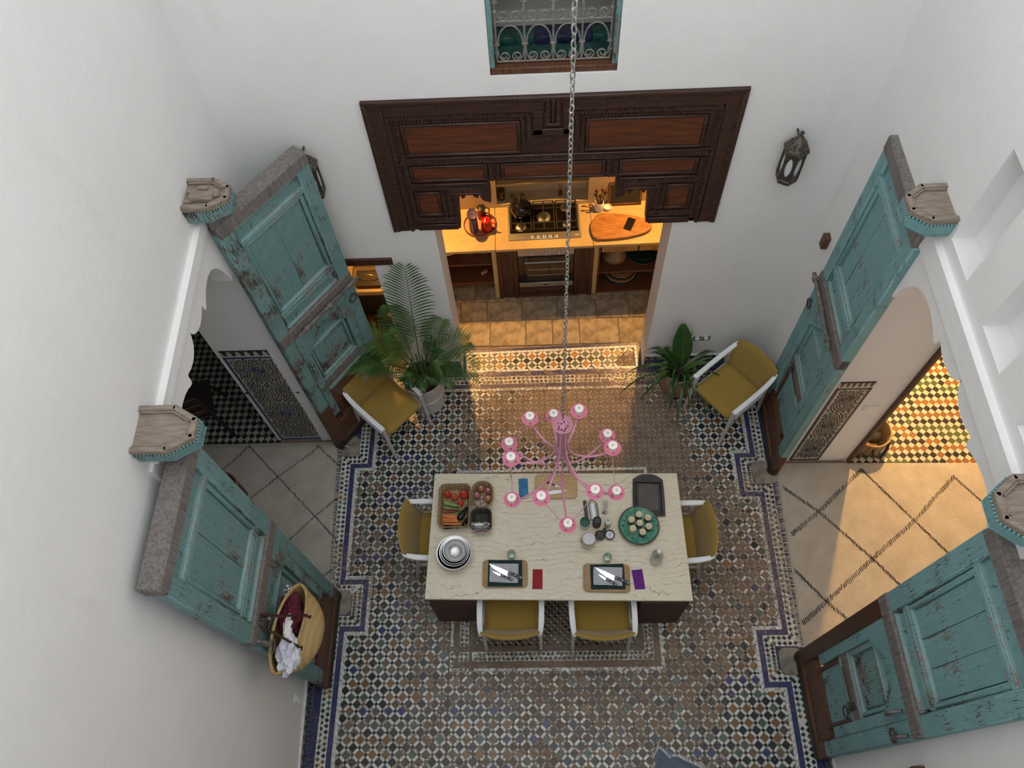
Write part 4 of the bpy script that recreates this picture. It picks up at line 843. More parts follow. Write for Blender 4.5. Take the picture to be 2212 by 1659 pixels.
# sink seen through the side doorway
t = thing('stone_sink', 'golden stone sink unit seen through the narrow doorway', 'sink', (-1.87, 2.16, 0))
for a in (((-.35, .40, -.14, .28, .84, .90), 'rim'),): pass
kbox(t, 'top', -.55, .24, .20, .30, .84, .90, 'counter_stone'); kbox(t, 'top', -.55, .24, -.16, -.12, .84, .90, 'counter_stone'); kbox(t, 'top', .20, .24, -.12, .20, .84, .90, 'counter_stone'); kbox(t, 'top', -.55, -.12, -.12, .20, .84, .90, 'counter_stone')
m = MB(); m.grid(lambda u, v: (lerp(-.13, .21, u), lerp(-.13, .21, v), .90 - .13 * min(1, 6 * u, 6 * (1 - u), 6 * v, 6 * (1 - v)) ** .7), 20, 20); m.obj('basin', 'counter_stone', t); m = MB(); m.tube([(-.05 + .10 * cos(q * pi / 12) + .09, .06, .80 + .10 * sin(q * pi / 12)) for q in range(13)], .006, 6); m.obj('tap', 'brass', t)
kbox(t, 'cabinet_body', -.55, .24, -.02, .30, 0, .82, 'dark_timber'); kbox(t, 'shelf', -.55, .24, -.16, -.02, .28, .30, 'shelf_timber')
t = thing('dish_rack', 'wire dish rack under the stone sink', 'rack', (-1.76, 1.96, .005)); m = MB()
for q in range(8): m.tube([(-.14 + q * .04, -.02, 0), (-.14 + q * .04, -.03, .16)], .003, 5)
for z in (.03, .10, .155): m.tube([(-.15, -.025, z), (.15, -.025, z)], .003, 5)
m.obj('wires', 'steel', t)
t = thing('sink_jar', 'glass jar of gold wrapped sweets under the sink', 'jar', (-1.66, 2.06, .302))
for q in range(3): pass
m = MB(); m.lathe([(.05, 0), (.055, .02), (.055, .10), (.045, .115)], 18); m.obj('glass_body', 'amber', t); m = MB(); m.lathe([(.047, .115), (.047, .13), (0, .135)], 18); m.obj('lid', 'brass', t)
# warm lamps hidden above the worktop ends and in the side room
WARM = (1.0, .50, .13)
def spot_lamp(loc, tgt, e, sz, lb, cone=78):
    t = thing('spot_lamp', lb, 'lamp', loc); m = MB(); m.lathe([(.0, .07), (.035, .07), (.045, .0), (.04, .0), (.03, .05), (0, .055)], 18); h = m.obj('housing', 'iron', t); m = MB(); m.tube([(0, 0, .06), (0, 0, .95)], .008, 6)
    m.obj('stem', 'iron', t) if False else None
    l = light('lamp_light', 'SPOT', (0, 0, -.03), e, WARM, sz, None, rad(cone), .5); l.parent = t; d = Vector(tgt) - Vector(loc); l.rotation_euler = d.to_track_quat('-Z', 'Y').to_euler()
    m = MB(); m.tube([(0, 0, .06), (0, 0, 2.95 - loc[2])], .008, 6); m.obj('stem', 'iron', t)
spot_lamp((-1.10, 3.02, 2.45), (-.75, 2.45, 0), 240, .03, 'ceiling spot lamp over the worktop end by the palm'); spot_lamp((1.28, 3.02, 2.45), (.93, 2.45, 0), 240, .03, 'ceiling spot lamp over the worktop end by the drawers')
spot_lamp((-2.05, 2.45, 2.4), (-1.9, 2.1, .9), 80, .03, 'ceiling spot lamp over the stone sink')
# ---------------------------------------------------------------- the four big door leaves
DOORN = [0]
def ring(m, c, R_, r, n=20, k=7, M=None): m.tube([(c[0] + R_ * cos(2 * pi * q / n), c[1], c[2] + R_ * sin(2 * pi * q / n)) for q in range(n)], r, k, True, M)
def leaf(pivot, rz, sx, label, paintm, k=1.0, planks=2, bolt=False, brown=.75, rings=((.66, 1.80),), latch=False, worn='turquoise_worn'):
    DOORN[0] += 1; d = bpy.data.objects.new('door_%d' % DOORN[0], None); col.objects.link(d); d['kind'] = 'structure'; d['label'] = label; d.location = (pivot[0], pivot[1], 0); d.rotation_euler = (0, 0, rz)
    H = 3.47
    def b(name, u0, u1, z0, z1, y0, y1, mat, ch=.006, par=None):
        x0, x1 = sorted((u0 * sx, u1 * sx)); m = MB(); o = (((x0 + x1) / 2), (y0 + y1) / 2, (z0 + z1) / 2 * k)
        m.box((0, 0, 0), (x1 - x0, y1 - y0, (z1 - z0) * k), ch); ob = m.obj(name, mat, par or d); ob.location = o; return ob
    U0, U1 = -.09, .765
    b('stile', U0, .035, .10, H - .10, -.01, .075, worn if brown > .3 else paintm, .012); b('stile', .645, U1, .10, H - .10, -.01, .075, paintm, .010)
    b('top_beam', U0 + .01, U1, H - .115, H, -.018, .115, 'grey_timber', .012)
    b('transom_panel', .03, .65, 3.22, 3.36, .02, .05, paintm, .003)
    for z in (3.20, 3.335): b('rail_moulding', .03, .65, z, z + .022, -.004, .05, 'paint_streak', .006)
    b('rail', .03, .65, 3.165, 3.20, -.006, .06, paintm, .008)
    # main panel of planks
    for q in range(planks):
        a, c_ = .085 + (.51 / planks) * q, .085 + (.51 / planks) * (q + 1); b('plank', a, c_ - .003, 2.36, 3.14, .022 + .003 * (q % 2), .055, paintm, .002)
    for u in (.045, .60): b('bead', u, u + .035, 2.32, 3.17, .002, .055, paintm, .010)
    for u in (.033, .640): b('bead', u, u + .009, 2.10, 3.36, -.004, .055, worn, .004)
    for z in (3.135, 2.335): b('bead', .06, .62, z, z + .03, .002, .055, 'paint_streak', .010)
    b('rail', .035, .645, 2.285, 2.335, -.006, .06, worn, .012); b('sub_panel', .06, .62, 2.145, 2.285, .022, .055, paintm, .003)
    for z in (2.262, 2.125): b('rail_moulding', .045, .635, z, z + .024, -.002, .055, 'paint_streak', .008)
    b('lock_rail', U0, U1, 1.985, 2.125, -.022, .07, 'grey_timber', .012)
    # wicket with cusped head
    hd = [(0, 1.90), (.02, 1.875), (.03, 1.85), (.055, 1.842), (.06, 1.82), (.085, 1.812), (.09, 1.79), (.115, 1.782), (.12, 1.76), (.15, 1.752), (.155, 1.73), (.185, 1.715), (.195, 1.69), (.225, 1.675), (.23, 1.60)]
    uc = .34; poly = [(.035, .60), (.035, 1.985), (.645, 1.985), (.645, .60), (uc + .23, .60)] + [(uc + a, z) for a, z in reversed(hd)] + [(uc - a, z) for a, z in hd[1:]] + [(uc - .23, .60)]
    m = MB(); m.prism([(u * sx, z * k) for u, z in poly], 0, .045, Matrix.Translation((0, .04, 0)) @ XZ); m.obj('wicket_frame', paintm if brown < .3 else worn, d, False)
    m = MB()
    for s_ in (-1, 1):
        for q in range(9):
            t_ = q / 8; p = (uc + s_ * lerp(.02, .235, t_), lerp(1.895, 1.68, t_)); m.add([(dx, -.006 + .0 * dx, dz) for dx, dz in ((-.012, -.012), (.016, -.004), (.004, .018))] + [(0, -.022, 0)], [(0, 1, 3), (1, 2, 3), (2, 0, 3), (0, 2, 1)], Matrix.Translation((p[0] * sx, 0, p[1] * k)))
    m.obj('cusps', worn, d, False)
    for q in range(2): b('plank', .11 + q * .231, .11 + (q + 1) * .231 - .003, 1.17, 1.87, .042, .06, paintm, .002)
    b('upper_panel', .165, .515, 1.24, 1.64, .026, .045, worn, .010)
    for u in (.125, .53): b('bead', u, u + .028, 1.20, 1.68, .010, .05, paintm, .008)
    for z in (1.205, 1.655): b('bead', .125, .558, z, z + .028, .010, .05, 'paint_streak', .008)
    b('wicket_rail', .10, .58, 1.045, 1.165, .004, .05, 'grey_timber', .008); 
    for z in (1.00, 1.17): b('rail_moulding', .11, .57, z, z + .02, .006, .05, 'paint_streak', .006)
    b('lower_panel', .13, .55, .47, 1.0, .035, .06, paintm if brown < .6 else 'brown_timber', .004)
    for u in (.115, .535): b('bead', u, u + .03, .44, 1.0, .012, .06, 'brown_timber', .008)
    b('bead', .115, .565, .43, .46, .012, .06, 'brown_timber', .008); b('bead', .12, .56, .955, .98, .012, .06, worn, .008)
    b('bottom_board', .03, .65, .10, .43, .004, .06, 'brown_timber', .008); b('bottom_beam', U0 + .02, U1, .03, .12, -.02, .085, 'dark_timber', .012); b('base_moulding', .03, .74, .12, .16, -.016, .06, 'brown_timber', .012)
    if brown > .2: b('bare_wood', U0 - .002, .04, .10, brown, -.013, .072, 'brown_timber', .010)
    b('bare_wood', .64, U1 + .002, .10, .34, -.013, .072, 'brown_timber', .010)
    m = MB(); m.lathe([(.05, .012), (.058, .03), (.058, .10), (.05, .14), (.05, .16)], 18, T(-.045 * sx, .03, 0)); m.obj('pivot_foot', 'dark_timber', d)
    m = MB(); m.lathe([(.045, H * k - .02), (.045, H * k + .10)], 14, T(-.045 * sx, .04, 0)); m.obj('pivot_head', 'grey_timber', d)
    for u, z in rings:
        m = MB(); ring(m, (u * sx, -.022, z * k), .042, .006); o = m.obj('ring_handle', 'iron', d); m = MB(); m.lathe([(.018, 0), (.018, .008), (.006, .02)], 10, T(u * sx, -.01, z * k + .042, rx=rad(90))); m.obj('rose', 'iron', o)
    if bolt:
        m = MB(); z = 2.03 * k; m.tube([(.12 * sx, -.045, z), (.80 * sx, -.045, z)], .017, 10); m.tube([(.06 * sx, -.045, z), (.12 * sx, -.045, z)], [.008, .016], 8); o = m.obj('bolt', 'old_iron', d)
        for u in (.16, .44, .74): m = MB(); m.tube([(u * sx - .018, -.045, z), (u * sx + .018, -.045, z)], .026, 12); m.tube([(u * sx, -.045, z), (u * sx, -.015, z)], .016, 8); m.obj('bolt_collar', 'old_iron', o)
    if latch:
        m = MB(); m.box((.48 * sx, -.008, 1.10 * k), (.05, .012, .10), .004); m.tube([(.46 * sx, -.015, 1.10 * k), (.20 * sx, -.02, 1.10 * k)], .006, 7); ring(m, (.47 * sx, -.022, 1.08 * k), .026, .004); m.obj('latch', 'iron', d)
    return d
dA = leaf((-2.10, .71), math.atan2(.81, .59), 1, 'turquoise panelled door leaf standing ajar behind the mustard chair and palm', 'turquoise', 1.0, 2, True, .85, ((.70, 1.82),))
dB = leaf((-2.0, -.93), rad(90), -1, 'turquoise door leaf folded against the wall with a straw bag hung on it', 'turquoise', 1.0, 2, False, .30, (), worn='turquoise_worn')
dC = leaf((2.205, .36), rad(-92), -1, 'turquoise door leaf with long iron bolt behind the potted strap-leaved plant', 'turquoise_light', 1.045, 3, True, .42, ((.70, 1.76),), True, worn='turquoise_light')
dD = leaf((2.15, -1.52), rad(-89), 1, 'weathered turquoise door leaf with two iron ring pulls and a dark hinge stile', 'turquoise_light', 1.02, 3, False, .25, ((.72, 1.72), (.50, .98)), True)
m = MB(); m.box((-.027, .03, 1.1), (.127, .09, 1.95), .012); m.obj('bare_stile', 'cabinet_timber', dD)
for u in (.60, .74):
    m = MB(); m.tube([(u, -.02, 1.98), (u, -.06, 1.95), (u, -.065, 1.86), (u, -.04, 1.80)], .012, 6, flat=2.2); m.obj('strap_hook', 'old_iron', dD)
m = MB(); m.tube([(-.74, -.02, 2.02), (-.74, -.06, 2.01), (-.74, -.065, 1.93)], .016, 6, flat=2.0); ring(m, (-.74, -.075, 1.88), .045, .006); m.obj('strap_hook', 'old_iron', dB)
m = MB(); m.tube([(-.60, -.02, 2.06), (-.60, -.09, 2.06), (-.60, -.10, 2.085)], .012, 7); m.obj('peg', 'iron', dB)

# ---------------------------------------------------------------- octagonal wall brackets, pivot stones
def bracket(base, rz, z, label, sides, rubble=None, w=.125, dp=.285):
    t = thing('wall_bracket', label, 'bracket', (base[0], base[1], z), rz, 'octagonal timber brackets over the door pivots')
    P6 = [(-.0, -w), (dp * .60, -w), (dp, -w * .42), (dp, w * .42), (dp * .60, w), (0, w)]
    def sc_(s, o=0): return [(max(0, x * s + o), y * s) for x, y in P6]
    m = MB(); m.prism(sc_(1.0), -.030, -.012); m.obj('shelf_board', 'old_timber', t)
    for i in range(5):
        a, b2 = Vector((*P6[i], 0)), Vector((*P6[i + 1], 0)); dv = b2 - a; L = dv.length; mid = (a + b2) / 2; n_ = Vector((dv.y, -dv.x, 0)).normalized()
        M_ = Matrix.Translation(mid - n_ * .014) @ Matrix.Rotation(math.atan2(dv.y, dv.x), 4, 'Z'); m = MB(); m.box((0, 0, -.006), (L + .012, .032, .036), .006, M_); m.box((0, .022, -.004), (L * .9, .012, .018), .003, M_); m.obj('rim_board', 'old_timber', t)
        m = MB(); kk = max(3, int(L / .018))
        for q in range(kk): m.ball((-L / 2 + L * (q + .5) / kk, -.016, -.036), .011, 6, 4, .75, .8, 1, M_ @ Matrix.Rotation(0, 4, 'X'))
        m.obj('rope_moulding', sides, t)
    def ringp(s0, z0, s1, z1): 
        m = MB(); a = sc_(s0); b2 = sc_(s1); m.add([(x, y, z0) for x, y in a] + [(x, y, z1) for x, y in b2], [(i, (i + 1) % 6, 6 + (i + 1) % 6, 6 + i) for i in range(6)] + [(0, 5, 4, 3, 2, 1), (6, 7, 8, 9, 10, 11)]); return m
    ringp(1.0, -.11, 1.03, -.045).obj('side_panel', sides, t, False); ringp(.90, -.145, 1.02, -.11).obj('lower_moulding', sides, t, False)
    if rubble:
        for q, (x, y, s) in enumerate(rubble):
            m = MB(); m.box((0, 0, s * .22), (s * random.uniform(.9, 1.8), s * random.uniform(.6, .9), s * .45), s * .08, T(x, y, -.012, random.uniform(-.5, .5))); m.obj('rubble', 'old_timber', t)
    return t
bracket((xl(.70) - .0, .695), 0, 3.745, 'weathered octagonal bracket filled with broken wood over the door ajar by the lantern', 'turquoise_worn', [(.05, .02, .05), (.11, .045, .05), (.12, -.03, .09), (.04, -.06, .045), (.19, -.01, .06)])
bb = bracket((xl(-.90), -.905), 0, 3.70, 'octagonal bracket with bare split board over the door holding the straw bag', 'turquoise', None, .135, .325)
bracket((xr(.30), .295), pi, 3.90, 'octagonal bracket with mitred timber rim beneath the topmost blind niche', 'turquoise_light', None, .135, .245)
bracket((xr(-1.48), -1.475), pi, 3.88, 'octagonal bracket cut by the edge of the picture, above the door with ring pulls', 'turquoise_light', None, .15, .27)
for (x, y, w_, d_, lb) in ((-2.055, .675, .20, .23, 'rounded grey pivot stone beside the shaggy rug fringe by the chair'), (-1.985, -.935, .20, .23, 'rounded grey pivot stone under the door holding the straw bag'), (2.145, .295, .23, .24, 'rounded pale pivot stone at the foot of the bolted door'), (2.10, -1.50, .21, .23, 'rounded brown pivot stone at the foot of the door with ring pulls')):
    m = MB(); pts = rrect(w_, d_, .06); m.add([(a, b2, 0) for a, b2 in pts] + [(a, b2, .016) for a, b2 in pts] + [(a * .93, b2 * .93, .021) for a, b2 in pts], [(i, (i + 1) % len(pts), len(pts) + (i + 1) % len(pts), len(pts) + i) for i in range(len(pts))] + [(len(pts) + i, len(pts) + (i + 1) % len(pts), 2 * len(pts) + (i + 1) % len(pts), 2 * len(pts) + i) for i in range(len(pts))] + [tuple(range(2 * len(pts), 3 * len(pts)))])
    o = m.obj('pivot_stone', 'socket_stone'); o.location = (x, y, .004); tag(o, lb, 'stone', 'pivot stones on the courtyard floor')

# ---------------------------------------------------------------- shaggy rugs with woven lozenges
def rug(name, label, poly, lines, fringe, hgt, dash):
    t = thing(name, label, 'rug', (0, 0, .004)); (x0, y0), (x1, y1), (x2, y2), (x3, y3) = poly; m = MB()
    def at(u, v):
        x = lerp(lerp(x0, x1, u), lerp(x3, x2, u), v); y = lerp(lerp(y0, y1, u), lerp(y3, y2, u), v); e = min(1, 14 * min(u, 1 - u, v, 1 - v))
        return (x, y, hgt(x, y) + .020 * e ** .5 + .004 * mnoise.noise(Vector((x * 7, y * 7, 2))) * e)
    m.grid(at, 110, 110); m.obj('pile', 'rug_wool', t); 
    def zat(x, y): return hgt(x, y) + .0205
    lm = MB()
    for ln in lines:
        for a, b2 in zip(ln[:-1], ln[1:]):
            L = math.hypot(b2[0] - a[0], b2[1] - a[1]); k = int(L / dash[1])
            for q in range(k):
                s_ = (q + .5) / k; x, y = lerp(a[0], b2[0], s_) + random.gauss(0, .002), lerp(a[1], b2[1], s_) + random.gauss(0, .002)
                lm.box((0, 0, 0), (.0062, dash[0] * random.uniform(.75, 1.15), .006), 0, Matrix.Translation((x, y, zat(x, y) - .0005)) @ Matrix.Rotation(random.gauss(.12, .12), 4, 'Z'))
    lm.obj('woven_lines', 'rug_line', t, False, kind='stuff')
    fm_ = MB()
    for (a, b2, nx, ny, ln) in fringe:
        L = math.hypot(b2[0] - a[0], b2[1] - a[1]); k = int(L / .011)
        for q in range(k):
            s_ = q / k; x, y = lerp(a[0], b2[0], s_), lerp(a[1], b2[1], s_); z = hgt(x, y); g = ln * random.uniform(.6, 1.25); dx, dy = nx * g + random.gauss(0, .012), ny * g + random.gauss(0, .012)
            fm_.tube([(x - nx * .01, y - ny * .01, z + .016), (x + dx * .5, y + dy * .5, z + .014), (x + dx, y + dy, max(.003, z * .3 + .003))], [.0038, .0034, .0016], 4)
    fm_.obj('fringe', 'rug_fringe', t, True, kind='stuff'); return t
def hL(x, y): return .004 + .035 * max(0, 1 - abs(y - .66) / .07) * (1 if x < -2.05 else .6)
rug('berber_rug', 'shaggy cream rug with sparse dark lozenge lines before the dark room', ((-3.9, -1.6), (-2.07, -1.6), (-2.19, .735), (-3.9, .735)),
    [[(-2.13, .10), (-2.33, -.085), (-2.613, -.387), (-3.0, -.78)], [(-2.15, .46), (-2.376, .665), (-2.767, .344), (-3.15, -.02)], [(-3.112, .689), (-2.767, .344), (-2.33, -.085), (-2.09, -.33)], [(-3.112, .689), (-3.42, .37)], [(-2.09, -.62), (-2.33, -.80), (-2.613, -.387)]],
    [((-2.075, -1.2), (-2.19, .72), 1, 0, .05), ((-2.24, .735), (-2.10, .66), 1, -.35, .11)], hL, (.026, .020))
rug('berber_rug', 'thick cream rug with bold dark lozenge lines, half lit by warm lamplight', ((2.205, -2.2), (4.7, -2.2), (4.7, .345), (2.275, .395)),
    [[(2.31, .12), (2.60, -.13), (3.005, -.597), (3.26, -.93), (3.5, -1.3)], [(2.27, -.69), (2.501, -.989), (2.70, -1.19), (2.95, -1.5)], [(2.30, -.35), (2.60, -.13), (3.099, .30)], [(2.25, -1.18), (2.501, -.989), (3.005, -.597), (3.479, -.236), (3.969, .205)], [(3.099, .30), (3.479, -.236), (3.85, -.75)], [(3.969, .205), (4.3, -.25)]],
    [((2.21, -1.75), (2.278, .33), -1, 0, .045)], lambda x, y: .008, (.044, .0195))

# ---------------------------------------------------------------- straw bag on the door
bag = thing('straw_bag', 'woven straw shopping bag full of cloths hanging on the turquoise door', 'bag', (-1.865, -1.53, 1.40), rad(-9))
def bagpt(u, v, s=1.0):
    a = 2 * pi * u; k = v ** .8; A = lerp(.090, .088, k) + .105 * sin(pi * min(1, v * 1.0)) ** 1.2 ; Bb = lerp(.17, .315, k) + .02 * sin(pi * v)
    x = A * cos(a) * s; y = Bb * sin(a) * s; z = .43 * v - .085 * cos(a) * v - .05 * v * abs(sin(a)) ** 2
    if cos(a) < 0: x *= .62
    return (x, y, z)
m = MB(); m.grid(lambda u, v: bagpt(u, v), 48, 16); m.grid(lambda u, v: bagpt(1 - u, v, .94), 48, 16); m.add([bagpt(q / 48, 0) for q in range(48)], [tuple(range(47, -1, -1))]); m.obj('body', 'straw', bag)
m = MB(); m.tube([bagpt(q / 48, 1.0, .97) for q in range(48)], .011, 8, True); m.obj('rim', 'straw', bag)
for s_ in (-1, 1):
    f_ = Vector(bagpt(.0 + s_ * .055 if s_ > 0 else 1 + s_ * .055, .97)); bk = Vector(bagpt(.5 - s_ * .045, .97)); 
    m = MB(); m.tube([f_ + Vector((.012, 0, -.03)), f_ + Vector((.01, 0, .03)), lerp(f_, Vector((-.13, -.02 + s_ * .02, .68)), .55), Vector((-.125, -.02 + s_ * .03, .665))], .009, 6, flat=.6); h = m.obj('handle', 'leather', bag)
    m = MB(); m.ball(tuple(f_ + Vector((.018, 0, -.05))), .03, 10, 6, .35, .9, 1.1); m.obj('handle_patch', 'leather', h)
m = MB(); m.tube([(-.125, -.055, .66), (-.13, -.02, .685), (-.125, .015, .66), (-.09, .02, .52), (-.085, -.06, .52)], .010, 6, False); m.obj('handle', 'leather', bag)
def crumple(nm, mat, lb, c, sx_, sy_, sz_, seed, parent_z, cat='cloth'):
    m = MB(); m.grid(lambda u, v: ((lambda n_: (sx_ * cos(2 * pi * u) * sin(pi * v) * n_, sy_ * sin(2 * pi * u) * sin(pi * v) * n_, sz_ * cos(pi * v) * n_))(1 + .38 * mnoise.noise(Vector((seed + 2.2 * cos(2 * pi * u) * sin(pi * v), 2.2 * sin(2 * pi * u) * sin(pi * v), 2.2 * cos(pi * v)))) + .18 * mnoise.noise(Vector((seed + 6 * cos(2 * pi * u) * sin(pi * v), 6 * sin(2 * pi * u) * sin(pi * v), 6 * cos(pi * v)))))), 40, 24)
    o = m.obj(nm, mat); o.location = c; return tag(o, lb, cat, 'cloths in the straw bag')
crumple('folded_cloth', 'burgundy_cloth', 'burgundy cloth stuffed in the straw bag', (-1.88, -1.42, 1.725), .075, .15, .10, 1.3, 0)
crumple('paper_roll', 'wax_white', 'white rolled paper between the cloths in the straw bag', (-1.86, -1.53, 1.80), .028, .085, .03, 4.1, 0, 'paper')
crumple('folded_cloth', 'white_cloth', 'pale lilac cloth bundle in the straw bag below the handles', (-1.85, -1.70, 1.735), .075, .13, .09, 7.7, 0)
crumple('folded_cloth', 'print_cloth', 'patterned black and white cloth at the tip of the straw bag', (-1.905, -1.275, 1.74), .035, .05, .06, 9.2, 0)

# ---------------------------------------------------------------- wall lanterns, sockets, switch
def lantern(x, label, z0=2.845):
    t = thing('wall_lantern', label, 'lantern', (x, 1.445, z0), 0, 'pierced metal wall lanterns'); R_ = .078
    hexa = lambda r, z: [(r * cos(rad(60 * q + 30)), r * sin(rad(60 * q + 30)), z) for q in range(6)]
    m = MB(); prof = [(.0, .06), (.05, .062), (.078, .07), (.082, .085), (.082, .10), (.074, .108), (0, .11)]; m.lathe(prof, 6, T(rz=rad(30))); m.obj('base', 'bronze', t, False)
    m = MB(); m.lathe([(0, 0), (.018, .02), (.0, .045), (.008, .06), (0, .066)], 6); m.obj('lower_finial', 'bronze', t, False)
    for q in range(6):
        a, b2 = Vector(hexa(R_, .11)[q]), Vector(hexa(R_, .11)[(q + 1) % 6]); m = MB(); m.tube([a, a + Vector((0, 0, .25))], .007, 5); m.obj('corner_post', 'bronze', t)
        mid = (a + b2) / 2; ang = math.atan2((b2 - a).y, (b2 - a).x); L = (b2 - a).length; M_ = Matrix.Translation(mid) @ Matrix.Rotation(ang, 4, 'Z')
        # pierced sheet with pointed-oval opening
        m = MB(); N = 18; ov = [(L * .30 * cos(2 * pi * s_ / N) * (1 - .25 * abs(sin(2 * pi * s_ / N)) ** 3), .125 + .085 * sin(2 * pi * s_ / N)) for s_ in range(N)]
        def edge(px, pz): 
            s_ = max(abs(px) / (L * .46), abs(pz - .125) / .125); return (px / s_, .125 + (pz - .125) / s_)
        ou = [edge(*p) for p in ov]; m.add([(p[0], 0, p[1]) for p in ov] + [(p[0], 0, p[1]) for p in ou], [(s_, (s_ + 1) % N, N + (s_ + 1) % N, N + s_) for s_ in range(N)], M_); m.obj('pierced_panel', 'bronze_lace', t, False)
        m = MB(); m.box((0, .006, .125), (L * .95, .003, .25), 0, M_); m.obj('pane', 'frost', t, False)
    m = MB(); m.lathe([(.092, .355), (.096, .37), (.092, .385), (.080, .40), (.060, .43), (.03, .465), (.012, .482), (.008, .49), (.0, .49)], 6, T(rz=rad(30))); m.obj('roof', 'bronze_lace', t, False)
    m = MB(); m.lathe([(0, .485), (.006, .49), (.018, .51), (.0, .535)], 6); m.obj('finial', 'bronze', t, False); m = MB(); m.tube([(0, 0, .44), (0, .10, .46)], .008, 6); m.obj('arm', 'bronze', t)
n = NT('bronze_lace'); k = n.ramp(n.voro(n.co(), 60), .32, .38); MAT['bronze_lace'] = n.base(n.mix(k, (.012, .010, .009), (.105, .088, .07)), .5, .5); n.bump(k, .6, .003)
lantern(-1.725, 'pierced metal wall lantern half hidden by the door leaf ajar'); lantern(1.80, 'pierced metal wall lantern on open white wall beside the carved lintel')
t = thing('wall_socket', 'double chrome wall socket behind the strap-leaved plant', 'socket', (1.585, YB, .585))
for dx in (-.045, .045): m = MB(); m.box((dx, -.006, 0), (.08, .012, .08), .004); f_ = m.obj('plate', 'steel', t); m = MB(); m.lathe([(.026, 0), (.026, .006), (.02, .008)], 14, T(dx, -.012, 0, rx=rad(90))); m.obj('insert', 'white_plastic', f_)
t = thing('wall_socket', 'white twin socket low on the plaster below the straw bag door', 'socket', (xl(-1.83), -1.83, .42))
for dz in (-.055, .055): m = MB(); m.box((.006, 0, dz), (.012, .08, .09), .004); f_ = m.obj('plate', 'white_plastic', t); m = MB(); m.lathe([(.024, 0), (.024, .005), (.018, .007)], 14, T(.012, 0, dz, ry=rad(90))); m.obj('insert', 'white_plastic', f_)
t = thing('light_switch', 'pale light switch on the jamb beside the dark star mosaic', 'switch', (2.82, RJ1, 1.15)); m = MB(); m.box((0, -.005, 0), (.13, .01, .085), .004); f_ = m.obj('plate', 'white_plastic', t); m = MB(); m.box((0, -.012, 0), (.085, .008, .045), .003); m.obj('rocker', 'white_plastic', f_)
# window low on the wall past the last door leaf
w2 = bpy.data.objects.new('window_2', None); col.objects.link(w2); w2['kind'] = 'structure'; w2['label'] = 'wooden framed window with a black sheet for its unlit inside, low on the wall past the ring-pull door'
for y0, y1, z0, z1, mt in ((-2.95, -2.42, 1.80, 1.88, 'brown_timber'), (-2.62, -2.56, .9, 1.80, 'brown_timber'), (-2.95, -2.42, .9, 1.80, 'black_matte')): m = MB(); m.box((xr(-2.6) - (.03 if mt != 'black_matte' else .004), (y0 + y1) / 2, (z0 + z1) / 2), (.06 if mt != 'black_matte' else .012, y1 - y0, z1 - z0), .004); m.obj('window_frame' if mt != 'black_matte' else 'pane', mt, w2)  # black sheet stands in for the unlit space behind the frame
# things glimpsed in the side rooms
t = thing('drum_stool', 'round brown leather drum stool on the shaggy rug', 'stool', (-3.19, .09, .03)); m = MB(); m.lathe([(.15, 0), (.165, .02), (.165, .30), (.15, .32)], 28); m.obj('body', 'brown_timber', t); m = MB(); m.lathe([(.17, .30), (.175, .33), (.16, .35), (.13, .34), (0, .33)], 28); m.obj('top', 'leather', t); m = MB(); m.tube([(.168 * cos(2 * pi * q / 30), .168 * sin(2 * pi * q / 30), .345) for q in range(30)], .009, 6, True); m.obj('rim', 'tan_plate', t)
m = MB(); m.tube([(-3.02, .06, .035), (-2.97, .03, .034), (-2.95, -.03, .034), (-2.99, -.10, .034), (-3.06, -.2, .034)], .007, 6); tag(m.obj('cable', 'black'), 'black cable curling on the shaggy rug beside the drum stool', 'cable')
t = thing('wooden_chair', 'dark wooden folding chair in the shaded room', 'chair', (-3.62, .98, 0), rad(20))
for x, y in ((-.2, -.2), (.2, -.2), (-.2, .2), (.2, .2)): m = MB(); m.tube([(x * 1.25, y * 1.25, .03), (x * .9, y * .9, .46)], .018, 6); m.obj('leg', 'dark_timber', t)
m = MB(); m.box((0, 0, .47), (.44, .44, .03), .008); m.obj('seat', 'dark_timber', t)
for s_ in (-.19, .19): m = MB(); m.tube([(s_, -.21, .46), (s_, -.27, .95)], .016, 6); m.obj('back_post', 'dark_timber', t)
for z in (.62, .76, .90): m = MB(); m.box((0, -.23 - (z - .46) * .1, z), (.38, .018, .07), .006); m.obj('back_slat', 'cabinet_timber', t)
t = thing('floor_basket', 'round woven seagrass basket with black straps in the lamplit doorway', 'basket', (3.20, .62, .006)); m = MB(); prof = [(.0, .0), (.15, .0), (.175, .03), (.19, .12), (.185, .25), (.172, .25), (.172, .12), (.155, .03), (0, .015)]; m.lathe(prof, 36); m.obj('body', 'seagrass', t); m = MB(); m.tube([(.18 * cos(2 * pi * q / 36), .18 * sin(2 * pi * q / 36), .252) for q in range(36)], .009, 6, True); m.obj('rim', 'straw', t)
for q in range(2): a0 = rad(-95 + q * 75); m = MB(); m.tube([(.192 * cos(a0), .192 * sin(a0), .20), (.21 * cos(a0 + .1), .21 * sin(a0 + .1), .12), (.24 * cos(a0 + .45), .24 * sin(a0 + .45), .07), (.21 * cos(a0 + .9), .21 * sin(a0 + .9), .13), (.192 * cos(a0 + 1), .192 * sin(a0 + 1), .20)], .016, 6, flat=.4); m.obj('strap', 'black_matte', t)
m = MB(); m.ball((.03, -.03, .16), .09, 12, 8, 1, .8, .6); m.obj('liner', 'black_matte', t)
t = thing('denim_cloth', 'crumpled denim cloth with frayed white hem at the bottom edge', 'cloth', (1.13, -2.46, .006))
